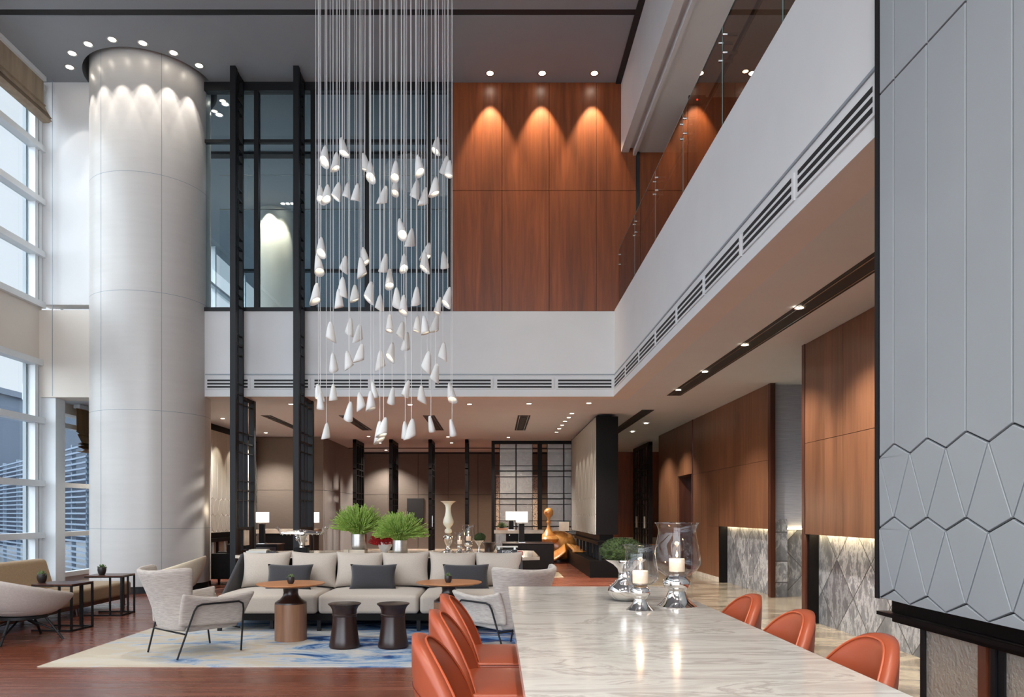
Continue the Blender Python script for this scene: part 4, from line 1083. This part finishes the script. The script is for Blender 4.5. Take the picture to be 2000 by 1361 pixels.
# ================================================================ HURRICANES
def candle(p,r,h,label,rz=0):
    t=thing('candle',label,'candle',p,0,'lit white candles')
    MB().lathe([(0,0),(r*.96,0),(r,.004),(r,h-.003),(r*.96,h),(r*.6,h-.004),(0,h-.005)],24).build('wax_body','wax',t,smooth=True)
    MB().tube([(0,0,h-.005),(.001,0,h+.010)],.0012,5).build('wick','pot',t)
    MB().lathe([(0,.006),(.0035,.010),(.0055,.017),(.003,.030),(0,.042)],12,(0,0,h)).build('flame','flame',t,smooth=True)
    l=bpy.data.lights.new('candle_light','POINT'); l.energy=.35; l.color=(1,.6,.28); l.shadow_soft_size=.012; o=bpy.data.objects.new('candle_light',l); col.objects.link(o); o.parent=t; o.location=(0,0,h+.03)
    return t
def hurricane(p,label,big=True,s=1.0):
    t=thing('hurricane_lantern',label,'candle holder',p,0)
    if big:
        base=[(0,0),(.099,0),(.1,.004),(.078,.02),(.058,.045),(.046,.070),(.044,.080),(.056,.092),(.069,.108),(.072,.122),(.066,.140),(.052,.153),(.050,.156),(0,.158)]
        gl=[(.050,.157),(.062,.163),(.10,.190),(.117,.215),(.119,.235),(.114,.27),(.104,.32),(.095,.37),(.094,.395),(.102,.418),(.112,.431)]
        cr,cz,chh=.0395,.180,.066
    else:
        base=[(0,0),(.069,0),(.070,.003),(.055,.015),(.040,.032),(.031,.050),(.030,.056),(.041,.068),(.050,.083),(.050,.098),(.042,.112),(.031,.120),(0,.122)]
        gl=[(.031,.121),(.040,.125),(.070,.138),(.085,.155),(.088,.172),(.085,.20),(.078,.24),(.073,.28),(.074,.300),(.080,.315),(.087,.323)]
        cr,cz,chh=.038,.133,.062
    MB().lathe(base,48,closed=False).build('silver_base','silver',t,smooth=True)
    MB().lathe(gl,48,closed=False).build('glass_shade','clear_glass',t,smooth=True,solid=.0025)
    MB().lathe([(gl[-1][0],gl[-1][1]-.001),(gl[-1][0]+.002,gl[-1][1]),(gl[-1][0],gl[-1][1]+.002)],48,closed=False).build('rim','window_glass',t,smooth=True)
    t.scale=(s,)*3
    candle((p[0],p[1],p[2]+cz*s),cr*s,chh*s,'lit white candle inside '+label.replace('with a lit candle ','').replace('glass ',''))
    return t
hurricane(((1322-VX)/F*3.77,3.77,.92),'taller silver footed glass hurricane on the marble table',True)
hurricane(((1250.5-VX)/F*3.63,3.63,.92),'smaller silver footed glass hurricane on the marble table',False)
def moss_ball(p,rx,rz,label,seed=3,name='moss_mound'):
    r_=random.Random(seed); mb=MB()
    bm=bmesh.new(); bmesh.ops.create_icosphere(bm,subdivisions=5,radius=1)
    vs=[]
    from mathutils import noise
    for v in bm.verts:
        d=v.co.normalized(); k=1+.10*noise.noise(d*4+Vector((seed,0,0)))+.07*noise.noise(d*16)+.035*noise.noise(d*45)
        zz=d.z*k; zz=max(zz,-.72)
        vs.append((d.x*k*rx,d.y*k*rx,zz*rz))
    fs=[tuple(v.index for v in f.verts) for f in bm.faces]; bm.free(); mb.add(vs,fs)
    for i in range(900):
        d=Vector((r_.gauss(0,1),r_.gauss(0,1),r_.gauss(.35,1))).normalized(); b=Vector((d.x*rx,d.y*rx,d.z*rz)); 
        if d.z<-.6: continue
        mb.tube([b*.96,b*(1.07+.08*r_.random())+Vector((r_.uniform(-1,1),r_.uniform(-1,1),0))*rx*.05],[rx*.022,rx*.008],4,cap=False)
    o=mb.build(name,'moss',smooth=True,loc=p); tag(o,label,'moss ball'); return o
vx_=(1222-VX)/F*4.02
t=thing('silver_vase','squat mirrored silver vase with flared mouth behind the smaller hurricane','vase',(vx_,4.02,.92))
MB().lathe([(0,0),(.04,0),(.065,.010),(.089,.032),(.098,.055),(.09,.078),(.062,.102),(.043,.125),(.038,.15),(.044,.175),(.070,.20),(.100,.216),(.114,.226),(.108,.224),(.06,.20),(0,.195)],48,closed=False).build('vase_body','silver',t,smooth=True)
moss_ball((vx_-.022,4.02,.92+.272),.112,.068,'green moss mound resting on the mirrored silver vase')
# ================================================================ CONSOLE BEHIND THE SOFA
cz=.78
t=thing('stone_console','long low table with pale stone top behind the sofa','table',(-1.6,11.25,0))
m=MB().prism([(-2.25,-.45),(-1.75,-.95),(2.0,-.95),(2.22,-.85),(2.22,.85),(2.0,.95),(-1.75,.95),(-2.25,.3)],'Z',cz-.045,cz); m.build('stone_top','beige_stone',t,bevel=.004,seg=2)
B('body','blackwood',-1.7,1.95,-.75,.75,.06,cz-.045,t); B('plinth','black',-1.6,1.85,-.65,.65,0,.06,t)
def CP(x,Y): return ((x-VX)/F*Y,Y,cz)
def planter(p,r,h,label,rg,seed,up=.33,tilt=0):
    t=thing('grass_planter',label,'potted plant',p,0,'green grass planters on the stone console')
    MB().lathe([(0,0),(r*.8,0),(r*.97,h*.10),(r,h*.3),(r,h),(r*.94,h),(r*.92,h*.9),(0,h*.88)],32).build('silver_pot','silver_rough',t,smooth=True)
    r_=random.Random(seed); m=MB()
    for i in range(620):
        a=r_.random()*2*pi; e=math.acos(r_.random()**.8)  # from vertical
        e=min(e,ang(104)); L=rg*(.80+.34*r_.random())
        d=Vector((math.sin(e)*math.cos(a)*.92,math.sin(e)*math.sin(a)*.92,math.cos(e)*1.15))
        b=Vector((math.cos(a),math.sin(a),0))*r*.6*r_.random()+Vector((0,0,h*.9))
        p1=b+Vector((d.x*.55,d.y*.55,.35+d.z*.5)).normalized()*L*.35
        p2=p1+d*L*.40; p3=p2+(d+Vector((0,0,-.25+.35*r_.random()))+Vector((r_.uniform(-.2,.2),r_.uniform(-.2,.2),0))).normalized()*L*.32
        m.tube([b,p1,p2,p3],[.0045,.0075,.008,.0055],4)
    m.build('foliage','grass',t,smooth=True); return t
tb=thing('serving_tray','shallow box tray of pale stone beneath the left grass planter','tray',CP(695,11.37))
B('box_body','beige_stone',-.16,.16,-.14,.14,0,.058,tb); B('dark_band','blackwood',-.085,-.078,-.142,.142,0,.059,tb)
planter((CP(701,11.37)[0],11.37,cz+.06),.118,.235,'left green grass plant in a silver pot, raised on the tray',.40,5)
planter(CP(781.5,11.1),.115,.21,'right green grass plant in a silver pot on the stone console',.38,9)
t=thing('faceted_vase','white faceted vase between the two grass planters','vase',CP(752,11.65))
m=MB(); rr=[(.045,0),(.085,.045),(.112,.10),(.108,.165)]; vs=[];fs=[]
for i,(r,z) in enumerate(rr):
    for j in range(7):
        a=2*pi*(j+.5*(i%2))/7; vs.append((r*math.cos(a),r*math.sin(a),z))
for i in range(3):
    for j in range(7):
        a=i*7+j;b=i*7+(j+1)%7;c=(i+1)*7+j;d=(i+1)*7+(j+1)%7
        if i%2==0: fs+=[(a,b,c),(b,d,c)]
        else: fs+=[(a,b,d),(a,d,c)]
fs.append(tuple(range(6,-1,-1))); m.add(vs,fs); m.build('vase_body','porcelain',t)
r_=random.Random(4); m=MB()
for i in range(170):
    a=r_.random()*2*pi; e=r_.uniform(.1,1.5); d=Vector((math.sin(e)*math.cos(a)-.25,math.sin(e)*math.sin(a),math.cos(e))).normalized()
    pts=[Vector((0,0,.12))]; 
    for k in range(5): pts.append(pts[-1]+(d+Vector((r_.uniform(-.5,.5),r_.uniform(-.5,.5),r_.uniform(-.4,.4)))).normalized()*.055)
    m.tube(pts,[.006,.008,.009,.008,.007,.005],5)
m.build('red_coral','coral',t,smooth=True)
t=thing('opal_vase','tall milky glass vase on a mirrored foot standing on the stone console','vase',CP(875.5,11.66))
MB().lathe([(.028,.29),(.052,.305),(.060,.333),(.052,.360),(.030,.378),(.045,.400),(.075,.435),(.085,.472),(.076,.52),(.055,.58),(.043,.64),(.041,.70),(.05,.745),(.085,.785),(.130,.811),(.122,.811),(.07,.77),(0,.75)],40,closed=False).build('opal_body','opal',t,smooth=True)
MB().lathe([(0,0),(.115,0),(.112,.008),(.06,.03),(.034,.07),(.033,.10),(.055,.15),(.072,.195),(.080,.235),(.070,.265),(.040,.283),(.028,.29)],40,closed=False).build('silver_foot','silver',t,smooth=True)
hurricane(CP(898,11.5),'small glass hurricane on the stone console beside the opal vase',False)
hurricane(CP(915,11.75),'larger glass hurricane on the stone console near the moss goblet',True)
t=thing('silver_goblet','silver goblet on the stone console topped with green moss','goblet',CP(935.6,11.55))
MB().lathe([(0,0),(.075,0),(.07,.008),(.02,.03),(.014,.07),(.02,.11),(.05,.15),(.078,.185),(.08,.19),(.06,.18),(0,.17)],32,closed=False).build('goblet_body','silver',t,smooth=True)
moss_ball((CP(935.6,11.55)[0]+.015,11.55,cz+.235),.085,.07,'small green moss mound on the silver goblet',8)
o=MB().lathe([(0,0),(.075,0),(.078,.06),(.088,.10),(.115,.135),(.132,.150),(.124,.150),(.08,.11),(.06,.03),(0,.02)],32,closed=False).build('flared_bowl','mahogany',smooth=True,loc=CP(955.5,11.8)); tag(o,'dark flared wooden bowl at the right of the stone console','bowl')
def book(p,w,d,h,cover,label,rz=0,text=None):
    t=thing('book',label,'book',p,rz,'books lying on the stone console')
    m=MB(); m.box(-w/2,w/2,-d/2,d/2,0,.004).box(-w/2,w/2,-d/2,d/2,h-.004,h).box(-w/2,w/2,-d/2,-d/2+.004,0,h); m.build('cover',cover,t)
    B('pages','paper',-w/2+.006,w/2-.006,-d/2+.004,d/2-.006,.004,h-.004,t)
    if text:
        c=bpy.data.curves.new('title_lettering','FONT'); c.body=text; c.size=h*.95; c.align_x='CENTER'; c.align_y='CENTER'; c.extrude=.0008; c.space_character=1.15
        c.materials.append(M['lettering']); o0=bpy.data.objects.new('tmp',c); col.objects.link(o0); dg=bpy.context.evaluated_depsgraph_get(); me=bpy.data.meshes.new_from_object(o0.evaluated_get(dg)); me.name='title_lettering'; bpy.data.objects.remove(o0); o=bpy.data.objects.new('title_lettering',me); col.objects.link(o); o.parent=t; o.location=(0,-d/2-.001,h/2); o.rotation_euler=(pi/2,0,0)
    return t
bx=CP(990,10.9)
book(bx,.31,.24,.030,'book_red','red book at the bottom of the stack right on the stone console',.0)
book((bx[0]+.003,bx[1],cz+.030),.30,.235,.050,'book_black','black book with white spine title on the red book',.0,'MUSIC')
t=thing('acrylic_box','clear box with a white lid on top of the right book stack','box',(bx[0]+.005,bx[1],cz+.0805))
B('lid','book_white',-.155,.155,-.11,.11,.034,.046,t); B('glass_body','window_glass',-.14,.14,-.1,.1,0,.034,t)
B('foot_block','silver_rough',.095,.125,-.10,-.08,.0,.034,t); B('foot_block','silver_rough',-.14,-.11,-.10,-.08,.0,.034,t)
book((CP(1015,11.0)[0],11.2,cz),.11,.16,.04,'book_red','small red box-like book beside the titled stack',.05)
b0=CP(512,10.85)
book(b0,.42,.28,.036,'book_black','lower black book of the left stack on the stone console',.02)
book((b0[0]-.05,b0[1],cz+.036),.30,.22,.030,'book_white','pale book in the middle of the left stack',-.03)
book((b0[0]-.04,b0[1],cz+.066),.26,.2,.018,'paper','thin cream book topmost of the left stack',.06)
book((b0[0]+.155,b0[1]+.02,cz+.036),.10,.2,.02,'book_black','small dark notebook on the right of the left stack',.06)
# silver figure
t=thing('winged_sculpture','silver sculpture with two outspread wing-like arms on a dark block','sculpture',CP(589,11.1))
B('block_base','blackwood',-.1,.1,-.08,.08,0,.10,t,bevel=.003)
m=MB(); m.lathe([(0,.10),(.035,.10),(.030,.13),(.05,.20),(.085,.27),(.10,.32),(.07,.36),(.02,.375),(0,.376)],14,sx=1,sy=.6)
r_=random.Random(2)
for s_ in (-1,1):
    for q in range(5):
        m.tube([(0,0,.31+.008*q),(s_*.12,.015*(q-2),.318+.006*q),(s_*.24,.01*(q-2),.312+.004*q),(s_*.31,.0,.325)],[.032,.020,.013,.012],7)
        m.tube([(s_*.30,0,.32),(s_*(.325+.006*q),.01*(q-2),.35),(s_*(.325+.020*q),.02*(q-2),.415-.008*abs(q-2))],[.012,.008,.003],6)
    for q in range(9):
        x=.05+.03*q; m.tube([(s_*x,0,.33),(s_*(x+.03),.02*(q%3-1),.30-.01*(q%2)),(s_*(x+.05),.0,.318)],[.010,.008,.002],5)
for q in range(16):
    a=r_.random()*2*pi; z=r_.uniform(.18,.33); m.tube([(.06*math.cos(a),.04*math.sin(a),z),(.085*math.cos(a),.06*math.sin(a),z+.02),(.05*math.cos(a),.05*math.sin(a),z+.05)],[.012,.012,.004],5)
m.build('silver_figure','silver',t,smooth=True)
# ================================================================ DESKS AND LAMPS
def lamp(p,label,w=.25,h=.24,bh=.42,bw=.115,power=6):
    t=thing('table_lamp',label,'lamp',p,0)
    B('base_block','blackwood',-bw/2,bw/2,-.05,.05,.01,bh,t); B('foot_plate','steel',-bw/2-.02,bw/2+.02,-.07,.07,0,.012,t)
    m=MB().tube([(-bw/2-.012,0,.01),(-bw/2-.012,0,bh+.02),(0,0,bh+.02),(0,0,bh+.05)],.006,6); m.build('metal_rod','steel',t)
    z=bh+.03
    m=MB(); vs=[]
    m.box(-w/2,w/2,-.11,.11,z,z+h); m.f=[f for f in m.f if f not in ((0,3,2,1),(4,5,6,7))]
    m.build('lamp_shade','shade',t,solid=.003)
    l=bpy.data.lights.new('lamp_glow','POINT'); l.energy=power; l.color=(1,.82,.6); l.shadow_soft_size=.05; o=bpy.data.objects.new('lamp_glow',l); col.objects.link(o); o.parent=t; o.location=(0,0,z+h+.04)
    return t
t=thing('concierge_desk','dark wooden concierge desk left of the golden sculpture','desk',(.76,16.4,.0095))
B('body','blackwood',-.62,.5,-.45,.45,0,.72,t,bevel=.01); B('desk_top','mahogany',-.63,.505,-.46,.46,.72,.735,t,bevel=.004)
t=thing('back_counter','pale stone topped counter behind the concierge desk','counter',(.55,18.4,0))
B('stone_top','beige_stone',-.60,.62,-.42,.42,.90,.98,t,bevel=.003); B('body','blackwood',-.30,.58,-.38,.38,0,.90,t)
for i,(x,z) in enumerate([(-.22,.86),(-.18,.70),(-.10,.70)]): MB().tube([(x,-.38,z),(x,-.40,z)],.012,8).build('knob','steel',t)
B('glass_side','texglass',-.56,-.32,-.36,-.35,.0,.90,t)
lamp(((1019-VX)/F*16.3,16.3,.745),'lit white shaded lamp on the front concierge desk',power=8)
lamp(((998.5-VX)/F*18.3,18.3,.98),'lit white shaded lamp on the counter behind the front lamp',w=.27,h=.21,bh=.22,power=8)
t=thing('tray_plant','small leafy plant on a wooden tray on the stone counter','potted plant',((980-VX)/F*18.3,18.3,.98))
B('tray','tablewood',-.12,.14,-.1,.1,0,.05,t)
m=MB(); r_=random.Random(6)
for i in range(120):
    d=Vector((r_.gauss(0,1),r_.gauss(0,1),abs(r_.gauss(.5,.6)))).normalized(); b=Vector((0,0,.08)); m.tube([b,b+d*.08,b+d*.13+Vector((0,0,-.01))],[.003,.014,.002],5)
m.build('leaves','succulent',t,smooth=True); MB().lathe([(0,.05),(.05,.05),(.06,.10),(0,.10)],16).build('pot','pot',t,smooth=True)
t=thing('lounge_desk','stone topped desk behind the silver winged sculpture','desk',(-4.9,17.0,0))
B('stone_top','beige_stone',-.55,.75,-.4,.4,.94,1.03,t,bevel=.003); B('body','blackwood',-.5,.7,-.35,.35,0,.94,t)
t=thing('low_cabinet','low dark cabinet carrying the far left lamp','cabinet',((518-VX)/F*14.9,14.95,0))
B('body','blackwood',-.22,.3,-.25,.25,0,.76,t); B('cabinet_top','mahogany',-.23,.31,-.26,.26,.76,.78,t); B('door','mahogany',-.2,.28,-.262,-.25,.06,.72,t)
lamp(((512-VX)/F*14.9,14.9,.78),'lit lamp between the tall lattice screens, far left',w=.215,h=.21,bh=.40,bw=.1,power=8)
lamp(((606-VX)/F*17.0,17.0,1.031),'lit lamp partly hidden behind the second tall lattice screen',w=.36,h=.24,bh=.12,power=8)
t=thing('dark_armchair','dark brown armchair beyond the left end of the stone console','armchair',(-5.35,14.55,0))
B('seat','blackwood',-.3,.3,-.3,.3,.12,.42,t,bevel=.03); B('backrest','blackwood',.1,.3,-.3,.3,.42,.80,t,bevel=.03); B('armrest','blackwood',-.3,.3,-.36,-.28,.12,.62,t,bevel=.02); B('armrest','blackwood',-.3,.3,.28,.36,.12,.62,t,bevel=.02)
for x in (-.25,.25):
    for y in (-.25,.25): B('leg','black',x-.02,x+.02,y-.02,y+.02,0,.12,t)
# ================================================================ GOLDEN SCULPTURE
t=thing('wooden_sculpture','golden polished wood sculpture with round head, slim neck and swollen body','sculpture',(1.75,21.32,0.0))
m=MB(); m.lathe([(0,.06),(.34,.06),(.51,.16),(.58,.36),(.56,.56),(.43,.76),(.22,.87),(0,.90)],40,(.03,0,0),1,.8); m.build('swollen_body','sculptwood',t,smooth=True)
MB().lathe([(.20,.44),(.31,.52),(.33,.60),(.27,.68),(.20,.71)],36,(-.24,-.24,.06)).build('collar','sculptwood',t,smooth=True)
MB().lathe([(0,.50),(.20,.52),(.20,.60),(.13,.68),(.078,.76),(.045,.85),(.040,.92),(.064,.96),(.064,.985),(.043,1.01),(.040,1.06),(.060,1.12),(.115,1.17),(.136,1.24),(.118,1.32),(.065,1.37),(0,1.385)],36,(-.24,-.25,.17)).build('neck_and_head','sculptwood',t,smooth=True)
MB().lathe([(0,0),(.045,.0),(.05,.02),(.03,.045),(0,.05)],20,(-.31,-.33,1.42)).build('ear_disc','sculptwood',t,smooth=True)
def leafa(u,v):
    return (-.42+.62*u,-.92-.10*math.sin(pi*u)+.4*v,-.0+.30*u*u+.20*v+.03)
MB().grid(leafa,14,5).build('leaf_base','sculptwood',t,solid=.035,smooth=True)
def leafb(u,v):
    return (.22+.36*v+.05*math.sin(pi*u),-.95-1.5*u,.405+.14*(1-u)**2*(1-.6*v))
MB().grid(leafb,14,5).build('leaf_wing','sculptwood',t,solid=.035,smooth=True)
MB().lathe([(0,0),(.46,0),(.46,.07),(0,.07)],40,(.04,0,0)).build('dark_base','mahogany',t,smooth=True)
# ================================================================ WORLD, LIGHT, CAMERA
sc_=bpy.context.scene
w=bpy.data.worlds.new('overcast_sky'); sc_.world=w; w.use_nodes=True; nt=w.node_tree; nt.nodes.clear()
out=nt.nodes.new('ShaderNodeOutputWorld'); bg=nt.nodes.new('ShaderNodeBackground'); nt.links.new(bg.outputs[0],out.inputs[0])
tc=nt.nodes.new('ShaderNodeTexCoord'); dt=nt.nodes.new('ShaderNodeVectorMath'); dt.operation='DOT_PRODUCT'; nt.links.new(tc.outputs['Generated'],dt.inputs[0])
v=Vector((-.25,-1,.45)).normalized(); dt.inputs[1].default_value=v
mr=nt.nodes.new('ShaderNodeMapRange'); mr.inputs['From Min'].default_value=-.25; mr.inputs['From Max'].default_value=1; mr.inputs['To Min'].default_value=SKY0; mr.inputs['To Max'].default_value=SKY1; mr.interpolation_type='SMOOTHSTEP'  # sky strengthened behind the camera as added fill for the room
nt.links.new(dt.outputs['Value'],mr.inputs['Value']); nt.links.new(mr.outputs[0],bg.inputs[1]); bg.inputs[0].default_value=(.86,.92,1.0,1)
def portal(name,loc,rot,sx,sy):
    l=bpy.data.lights.new(name,'AREA'); l.shape='RECTANGLE'; l.size=sx; l.size_y=sy; l.cycles.is_portal=True
    o=bpy.data.objects.new(name,l); col.objects.link(o); o.location=loc; o.rotation_euler=rot
portal('window_portal',(XW-.2,2.3,4.7),(0,-pi/2,0),9.4,22.6)
portal('window_portal',(XW-.2,19.8,1.8),(0,-pi/2,0),3.6,12)
portal('front_window_portal',(-3.1,YN-.15,4.7),(pi/2,0,0),10.8,9.4)
cam=bpy.data.cameras.new('camera'); co=bpy.data.objects.new('camera',cam); col.objects.link(co)
co.location=(0,0,CH); co.rotation_euler=(pi/2,0,0); cam.sensor_width=36; cam.lens=36*F/2000; cam.shift_x=(1000-VX)/2000; cam.shift_y=(VY-680.5)/2000; cam.clip_start=.05; cam.clip_end=300
sc_.camera=co
vs=sc_.view_settings; vs.view_transform='Standard'; vs.look='None'; vs.gamma=1; vs.use_curve_mapping=False; vs.exposure=EXPO
cy=sc_.cycles; cy.use_denoising=True
try: cy.denoiser='OPENIMAGEDENOISE'
except Exception: pass
cy.max_bounces=8; cy.diffuse_bounces=4; cy.glossy_bounces=4; cy.transmission_bounces=6; cy.transparent_max_bounces=24
cy.sample_clamp_indirect=4; cy.sample_clamp_direct=0; cy.caustics_reflective=False; cy.caustics_refractive=False
cy.blur_glossy=.5; cy.use_adaptive_sampling=True; cy.adaptive_threshold=.02
